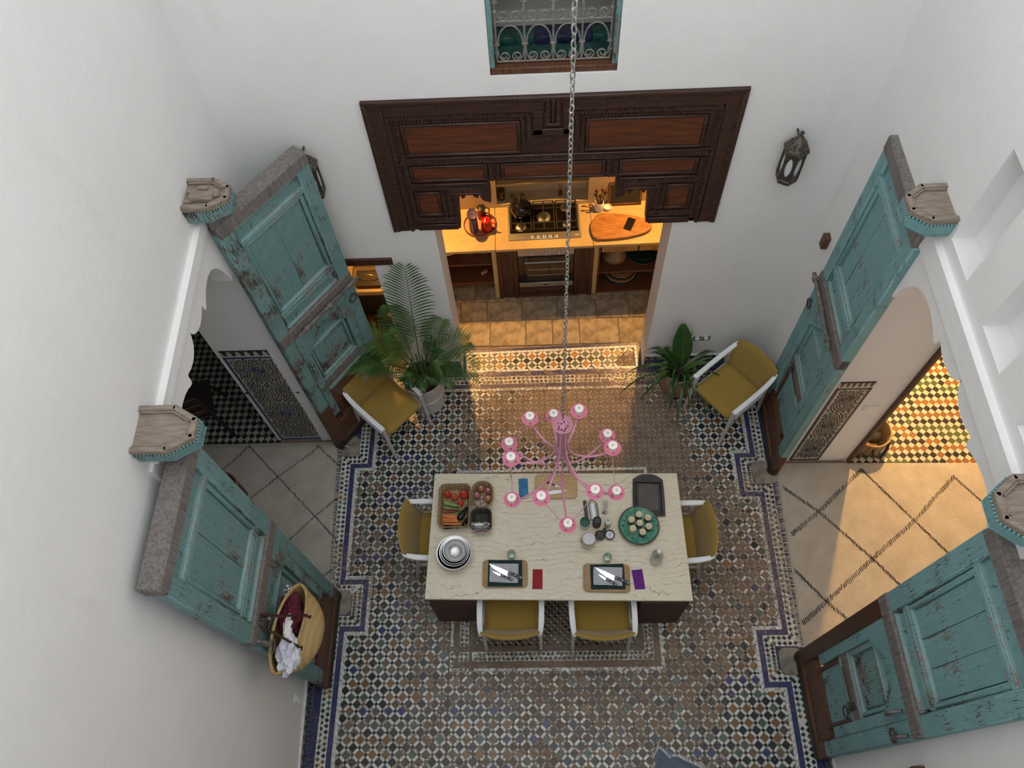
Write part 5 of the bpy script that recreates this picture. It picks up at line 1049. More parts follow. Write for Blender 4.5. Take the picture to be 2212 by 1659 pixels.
m = MB(); m.grid(lambda u, v: (lerp(-.33, .40, u) + .03 * sin(9 * v), lerp(-.30, .17, v) + .05 * sin(6 * u) - .06 * u + (.10 * max(0, 1 - abs(u - .08) / .12) * v), max(.004, .11 * sin(pi * min(1, u * 1.02)) ** .5 * (1 - v ** 3) + .03 * mnoise.noise(Vector((u * 6, v * 4, 1))))), 60, 30); m.obj('fabric', 'denim', t)
m = MB()
for q in range(120): u = q / 120; x, y = lerp(-.33, .40, u) + .03 * sin(9), .17 + .05 * sin(6 * u) - .06 * u + .10 * max(0, 1 - abs(u - .08) / .12); g = random.uniform(.01, .03); m.tube([(x, y - .015, .012), (x + random.gauss(0, .006), y + g, .006)], [.0028, .0012], 4)
m.obj('frayed_hem', 'wax_white', t, True, kind='stuff')
# lamp of the side room
t = thing('ceiling_lamp', 'warm ceiling lamp of the lamplit room', 'lamp', (3.75, 2.35, 2.75)); m = MB(); m.lathe([(.0, .1), (.06, .1), (.14, 0), (.135, 0), (.05, .09), (0, .092)], 20); m.obj('shade', 'iron', t); m = MB(); m.tube([(0, 0, .1), (0, 0, .86)], .006, 6); m.obj('cord', 'black', t)
l = light('lamp_light', 'SPOT', (0, 0, -.03), 700, (1.0, .53, .16), .05, None, rad(126), .15); l.parent = t
# ---------------------------------------------------------------- dining table
TZ = .812
tb = thing('dining_table', 'long stone-topped dining table with dark wooden base in the courtyard', 'table', (.05, -.565, 0))
m = MB(); q4 = [(-1.034, .019), (1.138, -.022), (1.152, -1.150), (-1.065, -1.106)]; q4 = [(x - .05, y + .565) for x, y in q4]
def inset(q, d): cx = sum(p[0] for p in q) / 4; cy = sum(p[1] for p in q) / 4; return [(x - math.copysign(d, x - cx), y - math.copysign(d, y - cy)) for x, y in q]
i2 = inset(q4, .003); m.add([(x, y, TZ - .03) for x, y in i2] + [(x, y, TZ - .027) for x, y in q4] + [(x, y, TZ - .003) for x, y in q4] + [(x, y, TZ) for x, y in i2], [(0, 1, 2, 3)] + [(a * 4 + (i + 1) % 4, a * 4 + i, a * 4 + 4 + i, a * 4 + 4 + (i + 1) % 4) for a in range(3) for i in range(4)] + [(15, 14, 13, 12)]); m.obj('tabletop', 'travertine', tb, False)
for x0, x1, y0, y1 in ((-1.04, -.64, -1.118, -.78), (.735, 1.13, -1.155, -.83), (-1.02, -.64, -.15, 0.0), (.735, 1.12, -.19, -.035)):
    m = MB(); m.box(((x0 + x1) / 2 - .05, (y0 + y1) / 2 + .565, .391), (x1 - x0, y1 - y0, .78), .005); m.obj('pedestal', 'table_timber', tb)
m = MB(); m.box((0, 0, .74), (1.9, .25, .075), .004); m.obj('apron_rail', 'table_timber', tb)

# ---------------------------------------------------------------- mustard armchairs
def make_chair(label):
    t = thing('armchair', label, 'chair', (0, 0, 0), 0, 'mustard armchairs with white frames')
    # seat
    def seat(u, v, top):
        x = lerp(-.235, .235, u); y = lerp(-.232, .25, v); c_ = .06
        cr = max(0, (abs(x) - (.235 - c_))) ; fr = max(0, y - (.25 - c_))
        if cr > 0 and fr > 0:
            L = math.hypot(cr, fr); 
            if L > c_: x = math.copysign(.235 - c_ + cr * c_ / L, x); y = .25 - c_ + fr * c_ / L
        e = min(1, 9 * min(u, 1 - u, v + .02, 1 - v))
        return (x, y, .455 + .028 * max(0, e) ** .5 - .012 * (1 - (2 * u - 1) ** 2) - .012 * (1 - v) if top else .41)
    m = MB(); m.grid(lambda u, v: seat(u, v, 1), 20, 20); m.grid(lambda u, v: seat(1 - u, v, 0), 20, 20)
    N = 20; ed = [(i / N, 0) for i in range(N)] + [(1, i / N) for i in range(N)] + [(1 - i / N, 1) for i in range(N)] + [(0, 1 - i / N) for i in range(N)]
    vs_ = [seat(u, v, 0) for u, v in ed] + [seat(u, v, 1) for u, v in ed]; k = len(ed); m.add(vs_, [(i, (i + 1) % k, k + (i + 1) % k, k + i) for i in range(k)]); m.obj('seat', 'mustard', t, True, 60)
    # curved back cushion
    def bk(u, v, f_):
        x = lerp(-.245, .245, u); z = lerp(.445, .785, v); y = -.215 - .085 * v ** 1.1 - .045 * (1 - (2 * u - 1) ** 2) * (.4 + .6 * v); e = min(1, 10 * min(u, 1 - u), 10 * min(v, 1 - v) + .1)
        return (x, y + (.026 if f_ else -.022) * max(.05, e) ** .5, z + .012 * (1 - (2 * u - 1) ** 2) * v)
    m = MB(); m.grid(lambda u, v: bk(u, v, 1), 18, 12); m.grid(lambda u, v: bk(1 - u, v, 0), 18, 12)
    ed = [(i / 18, 0) for i in range(18)] + [(1, i / 12) for i in range(12)] + [(1 - i / 18, 1) for i in range(18)] + [(0, 1 - i / 12) for i in range(12)]; k = len(ed)
    m.add([bk(u, v, 0) for u, v in ed] + [bk(u, v, 1) for u, v in ed], [(i, k + i, k + (i + 1) % k, (i + 1) % k) for i in range(k)]); m.obj('backrest', 'mustard', t, True, 70)
    for s_ in (-1, 1):
        pth = [(.258, .27, .640), (.260, .18, .648), (.262, .06, .655), (.262, -.08, .664), (.258, -.19, .678), (.250, -.27, .700), (.243, -.31, .722)]; pth = [(s_ * x, y, z) for x, y, z in pth]
        m = MB(); sec = []
        for i, p in enumerate(pth):
            w_ = .024 if i < 5 else (.021 if i == 5 else .012); h_ = .013; sec.append([(p[0] - w_, p[1], p[2] - h_), (p[0] + w_, p[1], p[2] - h_), (p[0] + w_, p[1], p[2] + h_ * .6), (p[0] + w_ * .75, p[1], p[2] + h_), (p[0] - w_ * .75, p[1], p[2] + h_), (p[0] - w_, p[1], p[2] + h_ * .6)])
        vs_ = [v for s2 in sec for v in s2]; fs = [(i * 6 + j, (i + 1) * 6 + j, (i + 1) * 6 + (j + 1) % 6, i * 6 + (j + 1) % 6) for i in range(len(sec) - 1) for j in range(6)] + [(0, 1, 2, 3, 4, 5), tuple(range((len(sec) - 1) * 6 + 5, (len(sec) - 1) * 6 - 1, -1))]
        m.add(vs_, fs); m.obj('armrest', 'white_paint', t, True, 30)
        def legm(a, b2, w0, w1):
            m = MB(); m.add([(a[0] + i * w0, a[1] + j * w0, a[2]) for i, j in ((-1, -1), (1, -1), (1, 1), (-1, 1))] + [(b2[0] + i * w1, b2[1] + j * w1, b2[2]) for i, j in ((-1, -1), (1, -1), (1, 1), (-1, 1))], [(0, 3, 2, 1), (4, 5, 6, 7)] + [(i, (i + 1) % 4, 4 + (i + 1) % 4, 4 + i) for i in range(4)]); m.obj('leg', 'grey_paint', t, False)
        legm((s_ * .255, .285, .004), (s_ * .250, .235, .632), .012, .018); legm((s_ * .245, -.285, .004), (s_ * .250, -.18, .662), .012, .019)
    m = MB(); m.box((0, .225, .405), (.48, .022, .04), .004); m.obj('seat_rail', 'grey_paint', t); m = MB(); m.box((0, -.215, .405), (.48, .022, .04), .004); m.obj('seat_rail', 'grey_paint', t)
    for s_ in (-1, 1): m = MB(); m.box((s_ * .245, .0, .405), (.022, .44, .04), .004); m.obj('seat_rail', 'grey_paint', t)
    return t
ch0 = make_chair('mustard armchair at the near table side, in front of the red napkin'); ch0.location = (-.355, -1.085, .006); ch0.rotation_euler = (0, 0, 0)
for x, y, a, lb in ((.42, -1.10, 0, 'mustard armchair at the near table side, in front of the purple napkin'), (-.985, -.455, -90, 'mustard armchair tucked in at the table end by the steel bowls'), (1.085, -.515, 90, 'mustard armchair tucked in at the table end by the baking tray'), (-1.60, .915, -132.4, 'mustard armchair standing in the corner beside the palm planter'), (1.82, 1.01, 128.3, 'mustard armchair standing in the corner beside the terracotta pot')):
    clone(ch0, (x, y, .006), rad(a), lb)

# ---------------------------------------------------------------- pink chandelier
HX, HY = .075, -.59
ch = thing('chandelier', 'pink twelve-armed metal chandelier hanging on a long chain over the table', 'chandelier', (HX, HY, 0))
m = MB(); m.lathe([(.0, 2.955), (.03, 2.957), (.052, 2.975), (.064, 3.005), (.061, 3.007), (.048, 2.982), (.02, 2.966), (0, 2.965)], 28); m.obj('hub_dish', 'pink_pale', ch)
m = MB()
for q in range(10): m.lathe([(.0, .0012), (.0065, .001), (.0065, 0)], 8, T((.022 if q % 2 else .032) * cos(q * pi / 5), (.022 if q % 2 else .032) * sin(q * pi / 5), 2.9715 + (.0 if q % 2 else .004)))
m.obj('hub_holes', 'black', ch)
m = MB(); ring(m, (0, 0, 3.03), .035, .004); m.obj('hanging_ring', 'pink_pale', ch)
def spl(p, n_=6):
    out = []
    for i in range(len(p) - 1):
        a, b2, c_, d = p[max(0, i - 1)], p[i], p[i + 1], p[min(len(p) - 1, i + 2)]
        for s_ in range(n_):
            u = s_ / n_; out.append(tuple(.5 * ((2 * b2[k]) + (c_[k] - a[k]) * u + (2 * a[k] - 5 * b2[k] + 4 * c_[k] - d[k]) * u * u + (3 * b2[k] - a[k] - 3 * c_[k] + d[k]) * u ** 3) for k in range(len(b2))))
    out.append(tuple(p[-1])); return out
UP = [(.026, 2.96), (.028, 2.80), (.042, 2.64), (.095, 2.52), (.19, 2.465), (.27, 2.475), (.325, 2.515), (.338, 2.55)]
LO = [(.016, 2.96), (.018, 2.72), (.032, 2.48), (.085, 2.30), (.19, 2.215), (.30, 2.215), (.385, 2.26), (.408, 2.305)]
cups = []
dish = None
for tier, (pr_, angs) in enumerate(((UP, (128, 68, 6, -53, -115, -175)), (LO, (96, 36, -27, -86, -147, 152)))):
    pth = spl(pr_)
    for a in angs:
        a = rad(a); m = MB(); m.tube([(r * cos(a), r * sin(a), z) for r, z in pth], .0078, 8); m.obj('arm', 'pink_pale', ch)
        r, z = pr_[-1]; c_ = (r * cos(a), r * sin(a), z); cups.append((a % (2 * pi), c_))
        if dish is None:
            m = MB(); m.lathe([(.012, -.022), (.016, -.012), (.04, -.004), (.056, .010), (.0575, .014), (.054, .012), (.035, .002), (0, .0)], 26); dish = m.obj('cup', 'pink', ch); dish.location = c_
            m = MB(); m.lathe([(.027, .0), (.027, .05), (.029, .052)], 20); m.obj('candle_sleeve', 'candle', dish); m = MB(); m.lathe([(.030, .05), (.030, .058), (.012, .060), (.010, .066), (0, .067)], 20); m.obj('lamp_holder', 'lamp_white', dish); m = MB(); m.lathe([(.004, .066), (.006, .07), (.004, .076), (0, .078)], 8); m.obj('socket_pin', 'steel', dish)
            for q in range(3): m = MB(); b3 = rad(120 * q + 30); m.tube([(.028 * cos(b3), .028 * sin(b3), .006), (.044 * cos(b3), .044 * sin(b3), .009)], .0022, 5); m.obj('clip', 'burgundy_metal' if False else 'pink_dark', dish) if 'pink_dark' in MAT else m.obj('clip', plain('pink_dark', (.22, .03, .07), .5), dish)
        else:
            d2 = copy_part(dish, ch, c_); d2.rotation_euler = (0, 0, a * 1.7)
            for c2 in dish.children: copy_part(c2, d2)
cups.sort()
for i in range(12):
    a, b2 = Vector(cups[i][1]), Vector(cups[(i + 1) % 12][1]); mid = (a + b2) / 2 + Vector((0, 0, -.035)); m = MB(); m.tube(spl([tuple(a + Vector((0, 0, -.02))), tuple(mid), tuple(b2 + Vector((0, 0, -.02)))], 8), .0026, 6); m.obj('tie_rod', 'pink_pale', ch)
for i, (a, c_) in enumerate(cups):
    if c_[2] < 2.4:
        b2 = Vector((.004 * cos(a), .004 * sin(a), 2.0)); a3 = Vector(c_) + Vector((0, 0, -.02)); m = MB(); m.tube(spl([tuple(a3), tuple(a3.lerp(b2, .5) + Vector((0, 0, -.05))), tuple(b2)], 8), .0022, 6); m.obj('tie_rod', 'pink_pale', ch)
m = MB(); m.ball((0, 0, 2.0), .012, 10, 7); m.tube([(0, 0, 2.0), (0, 0, 1.97)], [.006, .003], 6); m.obj('finial', 'pink', ch)
m = MB(); n_ = 7; pl = [(.0072 * cos(pi * q / n_), .0, .0095 + .0072 * sin(pi * q / n_)) for q in range(n_ + 1)] + [(-.0072 * cos(pi * q / n_), .0, -.0095 - .0072 * sin(pi * q / n_)) for q in range(n_ + 1)]
m.tube(pl, .0026, 5, True); lk = m.obj('chain_link', 'chain_metal', ch); z = 3.085; lk.location = (0, 0, z); q = 1
while z < 7.86:
    z += .0275; c_ = copy_part(lk, ch, (0, 0, z)); c_.rotation_euler = (rad(random.gauss(0, 6)), 0, rad(90 * (q % 2) + 35 + random.gauss(0, 8))); q += 1
lk.rotation_euler = (0, 0, rad(35)); m = MB(); m.tube([(xl(HY) - HX - .05, 0, 7.9), (xr(HY) - HX + .05, 0, 7.9)], .012, 8); m.obj('span_rod', 'iron', ch)

# ---------------------------------------------------------------- things on the table
def on(name, label, cat, x, y, z=TZ, rz=0.0, group=None): return thing(name, label, cat, (x, y, z), rz, group)
def loft_box(m, w0, d0, r0, w1, d1, r1, h, th=.008, n_=6, lift=0.0):
    A = rrect(w0, d0, r0, n_); B = rrect(w1, d1, r1, n_); C_ = rrect(w1 - 2 * th, d1 - 2 * th, max(.004, r1 - th), n_); D = rrect(w0 - 2 * th, d0 - 2 * th, max(.004, r0 - th), n_); k = len(A); L = 5
    rows = [[(*lerp(Vector(a), Vector(b), t / L), h * t / L) for a, b in zip(A, B)] for t in range(L + 1)] + [[(*lerp(Vector(a), Vector(b), t / L), th + (h - th) * t / L) for a, b in zip(D, C_)] for t in range(L, -1, -1)]
    vs_ = [v for r in rows for v in r]; fs = [(i * k + j, i * k + (j + 1) % k, (i + 1) * k + (j + 1) % k, (i + 1) * k + j) for i in range(len(rows) - 1) for j in range(k)] + [tuple(reversed(range(k))), tuple((len(rows) - 1) * k + j for j in range(k))]
    m.add(vs_, fs); return B
def basket(name, label, x, y, w0, d0, w1, d1, h, mat, r=.05, rz=0.0):
    t = on(name, label, 'basket', x, y, TZ, rz); m = MB(); B = loft_box(m, w0, d0, r * .8, w1, d1, r, h); m.obj('woven_body', mat, t); m = MB(); m.tube([(p[0] * .985, p[1] * .985, h) for p in B], .0065, 6, True); m.obj('rim', mat, t); return t
basket('vegetable_basket', 'large oblong woven basket of tomatoes, carrots and aubergines', -.835, -.318, .225, .35, .275, .40, .085, 'wicker')
basket('onion_basket', 'small oval woven basket of onions and garlic', -.592, -.218, .145, .195, .182, .245, .08, 'wicker', .085)
basket('herb_basket', 'small dark woven basket holding a bag of herbs', -.598, -.452, .14, .165, .175, .205, .08, 'wicker_dark', .05)
FZ = TZ + .009
def veg(name, mat, label, x, y, z, r, sx_=1, sy_=1, sz_=1, rz=0, stem='calyx', group=None):
    t = on(name, label, name.split('_')[-1], x, y, z, rz, group); m = MB(); m.lathe([(0, -r * .92), (r * .5, -r * .85), (r * .9, -r * .45), (r, 0), (r * .88, r * .5), (r * .5, r * .82), (r * .15, r * .78), (0, r * .72)], 18, Matrix.Diagonal((sx_, sy_, sz_, 1))); m.obj('flesh', mat, t)
    m = MB()
    for q in range(5): a = 2 * pi * q / 5; m.add([(0, 0, r * .74 * sz_), (r * .12 * cos(a - .5), r * .12 * sin(a - .5), r * .77 * sz_), (r * .42 * cos(a), r * .42 * sin(a), r * .86 * sz_), (r * .12 * cos(a + .5), r * .12 * sin(a + .5), r * .77 * sz_)], [(0, 1, 2, 3)])
    m.tube([(0, 0, r * .7 * sz_), (r * .05, 0, r * .95 * sz_)], r * .07, 5); m.obj('stem', stem, t); return t
G1 = 'tomatoes in the large basket'
for x, y, r, mt, lb in ((-.903, -.198, .033, 'tomato', 'deep red tomato against the outer side of the large basket'), (-.842, -.225, .032, 'tomato_orange', 'orange red tomato between the other tomatoes'), (-.757, -.205, .042, 'tomato', 'largest red tomato in the basket corner by the onions'), (-.787, -.280, .031, 'tomato', 'small red tomato nearest the aubergine')): veg('tomato', mt, lb, x, y, FZ + r * .9, r, 1, 1, .86, random.random() * 6, group=G1)
for x, y, r, mt, lb in ((-.607, -.148, .034, 'onion', 'brown onion at the far end of the oval basket'), (-.541, -.172, .034, 'onion_red', 'red onion at the far side by the blue cloth'), (-.642, -.210, .034, 'onion_red', 'red onion touching the large vegetable basket'), (-.540, -.246, .037, 'onion', 'brown onion nearest the garlic')): veg('onion', mt, lb, x, y, FZ + r * .9, r, 1, 1, .92, random.random() * 6, 'cream', 'onions in the oval basket')
gp = [(-.652, -.272), (-.627, -.280), (-.600, -.270), (-.645, -.298), (-.619, -.305), (-.592, -.298), (-.632, -.322), (-.605, -.328), (-.578, -.320), (-.566, -.292), (-.600, -.222)]
for q, (x, y) in enumerate(gp):
    r = .0145; t = on('garlic_bulb', 'small garlic bulb in the oval basket, ' + ('beside the red onion', 'beside the first bulb', 'nearest the lower brown onion', 'at the side of the large basket', 'in the middle of the heap', 'amid the heap by the brown onion', 'at the near side by the large basket', 'at the near rim', 'at the near rim by the brown onion', 'tucked under the brown onion', 'alone among the onions')[q], 'garlic', x, y, FZ + r * .95, random.random() * 6, 'garlic bulbs in the oval basket'); m = MB()
    for s_ in range(6): a = s_ * pi / 3; m.ball((r * .36 * cos(a), r * .36 * sin(a), 0), r * .62, 8, 6, 1, 1, 1.15)
    m.tube([(0, 0, r * .6), (.002, 0, r * 1.6)], [r * .3, r * .12], 6); m.obj('cloves', 'garlic', t)
def tapered(name, label, mat, a, b2, r0, r1, z, curve=.0, stem=None, group=None, cat=None, prof=None, sr=.4):
    a = Vector((*a, 0)); b2 = Vector((*b2, 0)); c_ = (a + b2) / 2; t = on(name, label, cat or name, c_.x, c_.y, z, math.atan2((b2 - a).y, (b2 - a).x), group); L = (b2 - a).length; N = 12; m = MB()
    pr_ = prof or (lambda u: lerp(r0, r1, u)); ps = []; rs = []
    for q in range(N + 1): u = q / N; e = min(1, (6 * u) ** .5 + .02, (6 * (1 - u)) ** .5 + .02); ps.append((-L / 2 + L * u, curve * (1 - (2 * u - 1) ** 2), 0)); rs.append(pr_(u) * e)
    m.tube(ps, rs, 12); m.obj('flesh', mat, t)
    if stem: m = MB(); m.tube([(-L / 2 + .004, 0, 0), (-L / 2 - .012, .002, .004), (-L / 2 - .022, .006, .006)], [r0 * .7, r0 * sr, r0 * sr * .7], 7); m.obj('stem', stem, t)
    return t
tapered('courgette', 'pale green courgette lying across the basket below the tomatoes', 'courgette', (-.80, -.312), (-.945, -.268), .015, .021, FZ + .04, .004, 'green_chilli'); tapered('courgette', 'second green courgette under the first, beside the chillies', 'courgette', (-.815, -.335), (-.945, -.315), .013, .018, FZ + .018, .003, 'green_chilli')
for a, b2, mt, lb, z in (((-.83, -.345), (-.952, -.333), 'red_chilli', 'dark red chilli lying below the courgettes', .040), ((-.815, -.352), (-.945, -.372), 'red_chilli', 'dark red chilli crossing the green chilli above the carrots', .036), ((-.80, -.365), (-.94, -.372), 'green_chilli', 'long green chilli beside the carrots', .014), ((-.80, -.342), (-.90, -.345), 'green_chilli', 'short green chilli under the dark red ones', .013)): tapered('chilli', lb, mt, a, b2, .009, .004, FZ + z, .006, 'calyx', 'chillies in the large basket')
for q, (a, b2, z, lb) in enumerate((((-.835, -.390), (-.955, -.378), .016, 'uppermost carrot, next to the chillies'), ((-.812, -.405), (-.957, -.398), .016, 'second carrot below the chillies'), ((-.81, -.425), (-.957, -.420), .016, 'carrot in the middle of the five'), ((-.79, -.445), (-.955, -.443), .030, 'carrot lying on top of the others'), ((-.785, -.468), (-.95, -.462), .016, 'carrot nearest the basket handle'))): tapered('carrot', lb, 'carrot', a, b2, .013, .006, FZ + z, .003, 'carrot', 'carrots in the large basket', None, None, .35)
aub = lambda R_: (lambda u: R_ * (.45 + .55 * smooth01(u * 1.3)))
tapered('aubergine', 'glossy black aubergine pointing at the small tomato', 'aubergine', (-.722, -.318), (-.800, -.448), .026, .030, FZ + .040, 0, 'calyx', 'aubergines in the large basket', None, aub(.029)); tapered('aubergine', 'glossy black aubergine along the basket side by the herbs', 'aubergine', (-.712, -.405), (-.755, -.505), .026, .030, FZ + .026, 0, 'calyx', 'aubergines in the large basket', None, aub(.026)); tapered('aubergine', 'slim black aubergine under the basket handle below the carrots', 'aubergine', (-.815, -.500), (-.94, -.497), .018, .019, FZ + .022, 0, 'calyx', 'aubergines in the large basket', None, aub(.018))
# bag of herbs
t = on('herb_bunch', 'bunch of green parsley in the dark basket', 'herbs', -.595, -.452, FZ); m = MB()
for q in range(260):
    x, y = random.uniform(-.055, .055), random.uniform(-.05, .045); z = random.uniform(.02, .062); s_ = random.uniform(.006, .012); a = random.random() * 6; m.add([(x, y, z), (x + s_ * cos(a), y + s_ * sin(a), z + .004), (x + s_ * .5 * cos(a + 1.2), y + s_ * .5 * sin(a + 1.2), z + .007)], [(0, 1, 2)])
m.obj('leaves', 'herb', t, False, kind='stuff')
t = on('zip_bag', 'clear plastic zip bag folded over the dark basket rim', 'plastic bag', -.605, -.515, TZ + .088)
m = MB(); m.grid(lambda u, v: (lerp(-.078, .082, u) + .004 * sin(9 * v), lerp(.035, -.068, v), .010 - .055 * max(0, v - .45) + .006 * mnoise.noise(Vector((u * 8, v * 6, 3)))), 20, 16); m.obj('film', 'plastic_film', t)
for v, mt in ((-.052, 'rubber_red'), (-.036, 'rubber_red')): m = MB(); m.box((.002, v, -.012 + (v + .052) * .6), (.158, .006, .003), .001); m.obj('zip_strip', 'zip_pink' if 'zip_pink' in MAT else plain('zip_pink', (.45, .16, .20), .4), t)
m = MB(); m.box((-.01, .012, .013), (.075, .022, .001), 0); m.obj('paper_label', 'paper', t)
# nested steel bowls
for q, (r, h, lb, dx, dy) in enumerate(((.148, .105, 'largest steel mixing bowl, outermost of the nest', 0, 0), (.128, .10, 'second largest steel mixing bowl in the nest', .004, .008), (.116, .094, 'third steel mixing bowl in the nest', .006, .012), (.102, .086, 'smallest steel mixing bowl, innermost of the nest', .009, .018))):
    t = on('mixing_bowl', lb, 'bowl', -.820 + dx, -.748 + dy, TZ + .001 + q * .012, 0, 'nested steel mixing bowls'); m = MB()
    pr_ = [(0, 0), (r * .42, 0), (r * .62, h * .12), (r * .83, h * .45), (r * .93, h * .8), (r * .955, h), (r, h + .001), (r, h + .004), (r * .945, h + .003), (r * .915, h * .8), (r * .81, h * .46), (r * .60, h * .14 + .002), (r * .40, .003), (0, .003)]; m.lathe(pr_, 44); m.obj('bowl', 'steel', t)
# cutting boards, cloths, knives
def board(label, pts, mat, feet=True):
    c_ = (sum(p[0] for p in pts) / 4, sum(p[1] for p in pts) / 4); w_ = (math.dist(pts[0], pts[1]) + math.dist(pts[3], pts[2])) / 2; d = (math.dist(pts[0], pts[3]) + math.dist(pts[1], pts[2])) / 2; a = math.atan2(pts[1][1] - pts[0][1], pts[1][0] - pts[0][0])
    t = on('cutting_board', label, 'cutting board', c_[0], c_[1], TZ, a, 'wooden cutting boards'); m = MB(); pl_ = rrect(w_, d, .035, 6); k = len(pl_); z0 = .006 if feet else .0
    lv = [(1, z0 + .003, -.003), (1, z0 + .006, 0), (1, .024, 0), (1, .028, -.004)]; rows = [[(p[0] - math.copysign(-o, p[0]) * 1.0, p[1] - math.copysign(-o, p[1]), z) for p in pl_] for _, z, o in lv]
    m.add([v for r in rows for v in r], [(i * k + j, i * k + (j + 1) % k, (i + 1) * k + (j + 1) % k, (i + 1) * k + j) for i in range(3) for j in range(k)] + [tuple(reversed(range(k))), tuple(3 * k + j for j in range(k))]); m.obj('plank', mat, t)
    if feet:
        for i in (-1, 1):
            for j in (-1, 1): m = MB(); m.lathe([(.008, .0), (.009, .009)], 10, T(i * (w_ / 2 - .03), j * (d / 2 - .025), 0)); m.obj('foot', 'black', t)
    return a
board('pale wooden cutting board at the far table edge under the chandelier', [(-.125, -.017), (.247, -.025), (.240, -.250), (-.128, -.245)], 'board_pale')
aL = board('wooden cutting board with green apron beside the red napkin', [(-.585, -.789), (-.202, -.795), (-.207, -1.028), (-.578, -1.020)], 'board_timber'); aR = board('wooden cutting board with green apron beside the purple napkin', [(.265, -.833), (.657, -.848), (.640, -1.080), (.259, -1.068)], 'board_timber')
BZ = TZ + .0285
for tagL, ap, cl in (('red', [(-.533, -.795), (-.247, -.801), (-.249, -1.020), (-.538, -1.017)], [(-.517, -.826), (-.278, -.833), (-.283, -.995), (-.523, -.982)]), ('purple', [(.322, -.849), (.602, -.842), (.604, -1.055), (.321, -1.052)], [(.349, -.870), (.588, -.878), (.579, -1.030), (.342, -1.016)])):
    quad_thing('folded_apron', ap, BZ, .010, 'bottle_green_cloth', 'folded bottle green apron on the board beside the %s napkin' % tagL, 'apron', 'folded green aprons', wob=.004)
    quad_thing('gingham_cloth', cl, BZ + .0115, .007, 'gingham', 'folded blue gingham cloth on the apron beside the %s napkin' % tagL, 'cloth', 'gingham cloths', wob=.002)
quad_thing('napkin', [(-.159, -.870), (-.077, -.871), (-.081, -1.036), (-.166, -1.036)], TZ, .006, 'red_cloth', 'folded red napkin on the table', 'napkin', wob=.002); quad_thing('napkin', [(.668, -.890), (.758, -.883), (.770, -1.048), (.686, -1.052)], TZ, .006, 'purple_cloth', 'folded purple napkin on the table', 'napkin', wob=.002); quad_thing('napkin', [(-.275, -.050), (-.192, -.048), (-.186, -.219), (-.272, -.231)], TZ, .006, 'blue_cloth', 'rumpled blue napkin near the far table edge', 'napkin', wob=.006)
for (x0, x1, y, cc, lb) in ((-.166, -.081, -1.038, 'denim', 0), (.686, .770, -1.052, 'green_chilli', 0)): pass
def knife(label, tip, end, z, blade, wd, group, flip=1):
    d = Vector((end[0] - tip[0], end[1] - tip[1], 0)); L = d.length; t = on('chef_knife' if wd > .03 else 'paring_knife', label, 'knife', tip[0], tip[1], z, math.atan2(d.y, d.x), group); s_ = flip; b_ = blade
    m = MB(); m.prism([(0, .0), (b_ * .25, -.55 * wd * s_), (b_ * .6, -.9 * wd * s_), (b_ * .98, -wd * s_), (b_, -wd * s_), (b_, .0), (b_ * .5, .004 * s_)], 0, .0022); m.obj('blade', 'blade_steel' if 'blade_steel' in MAT else plain('blade_steel', (.80, .82, .84), .22, .7), t, False)
    m = MB(); h = .024 if wd > .03 else .016; m.prism([(b_ - .004, .002), (L - .01, .004), (L, -.004 * s_), (L, -h * s_), (L - .012, -(h + .003) * s_), (b_ + .04, -h * .8 * s_), (b_ - .004, -h * s_)], -.003, .011); m.obj('handle', 'black', t)
    for q in range(3): m = MB(); m.lathe([(.0042, .0), (.0042, .0008), (0, .001)], 10, T(lerp(b_ + .012, L - .014, q / 2), -h * .45 * s_, .011)); m.obj('rivet', 'steel', t)
KZ = BZ + .0245
for nm, tp, en, tp2, en2 in (('red', (-.528, -.830), (-.244, -.949), (-.500, -.893), (-.325, -.963)), ('purple', (.361, -.874), (.643, -1.006), (.381, -.929), (.539, -1.022))):
    knife('large chef knife on the gingham cloth beside the %s napkin' % nm, tp, en, KZ, .185, .042, 'chef knives'); knife('small black-handled knife on the gingham cloth beside the %s napkin' % nm, tp2, en2, KZ - .001, .085, .018, 'small knives')
knife('large chef knife on the pale board under the chandelier', (.160, -.178), (-.140, -.180), BZ + .0035, .185, .036, 'chef knives', -1); knife('small black-handled knife on the pale board under the chandelier', (.118, -.152), (-.033, -.083), BZ + .0035, .075, .018, 'small knives', -1)
# tumblers, bottle
for x, y, lb in ((-.337, -.757, 'clear tumbler behind the board beside the red napkin'), (.470, -.795, 'clear tumbler behind the board beside the purple napkin')):
    t = on('tumbler', lb, 'glass', x, y, TZ + .001, 0, 'clear tumblers'); m = MB(); m.lathe([(0, 0), (.030, 0), (.033, .004), (.037, .05), (.036, .088), (.034, .09), (.033, .088), (.033, .05), (.029, .010), (0, .010)], 28); m.obj('glass', 'glass_green', t)
t = on('swing_bottle', 'clear glass bottle with white stopper near the table edge', 'bottle', .878, -.805, TZ + .001); m = MB(); m.lathe([(0, 0), (.050, 0), (.053, .006), (.050, .06), (.046, .10), (.050, .135), (.042, .165), (.022, .195), (.016, .215), (.016, .235), (.012, .235), (.012, .21), (.018, .19), (.038, .162), (.046, .13), (.042, .10), (.046, .06), (.048, .010), (0, .008)], 30); m.obj('glass', 'glass', t); m = MB(); m.lathe([(.012, .232), (.017, .238), (.017, .252), (.01, .258), (0, .258)], 16); m.obj('stopper', 'white_plastic', t); m = MB(); ring(m, (0, 0, .228), .017, .0015); m.obj('wire_clip', 'steel', t)
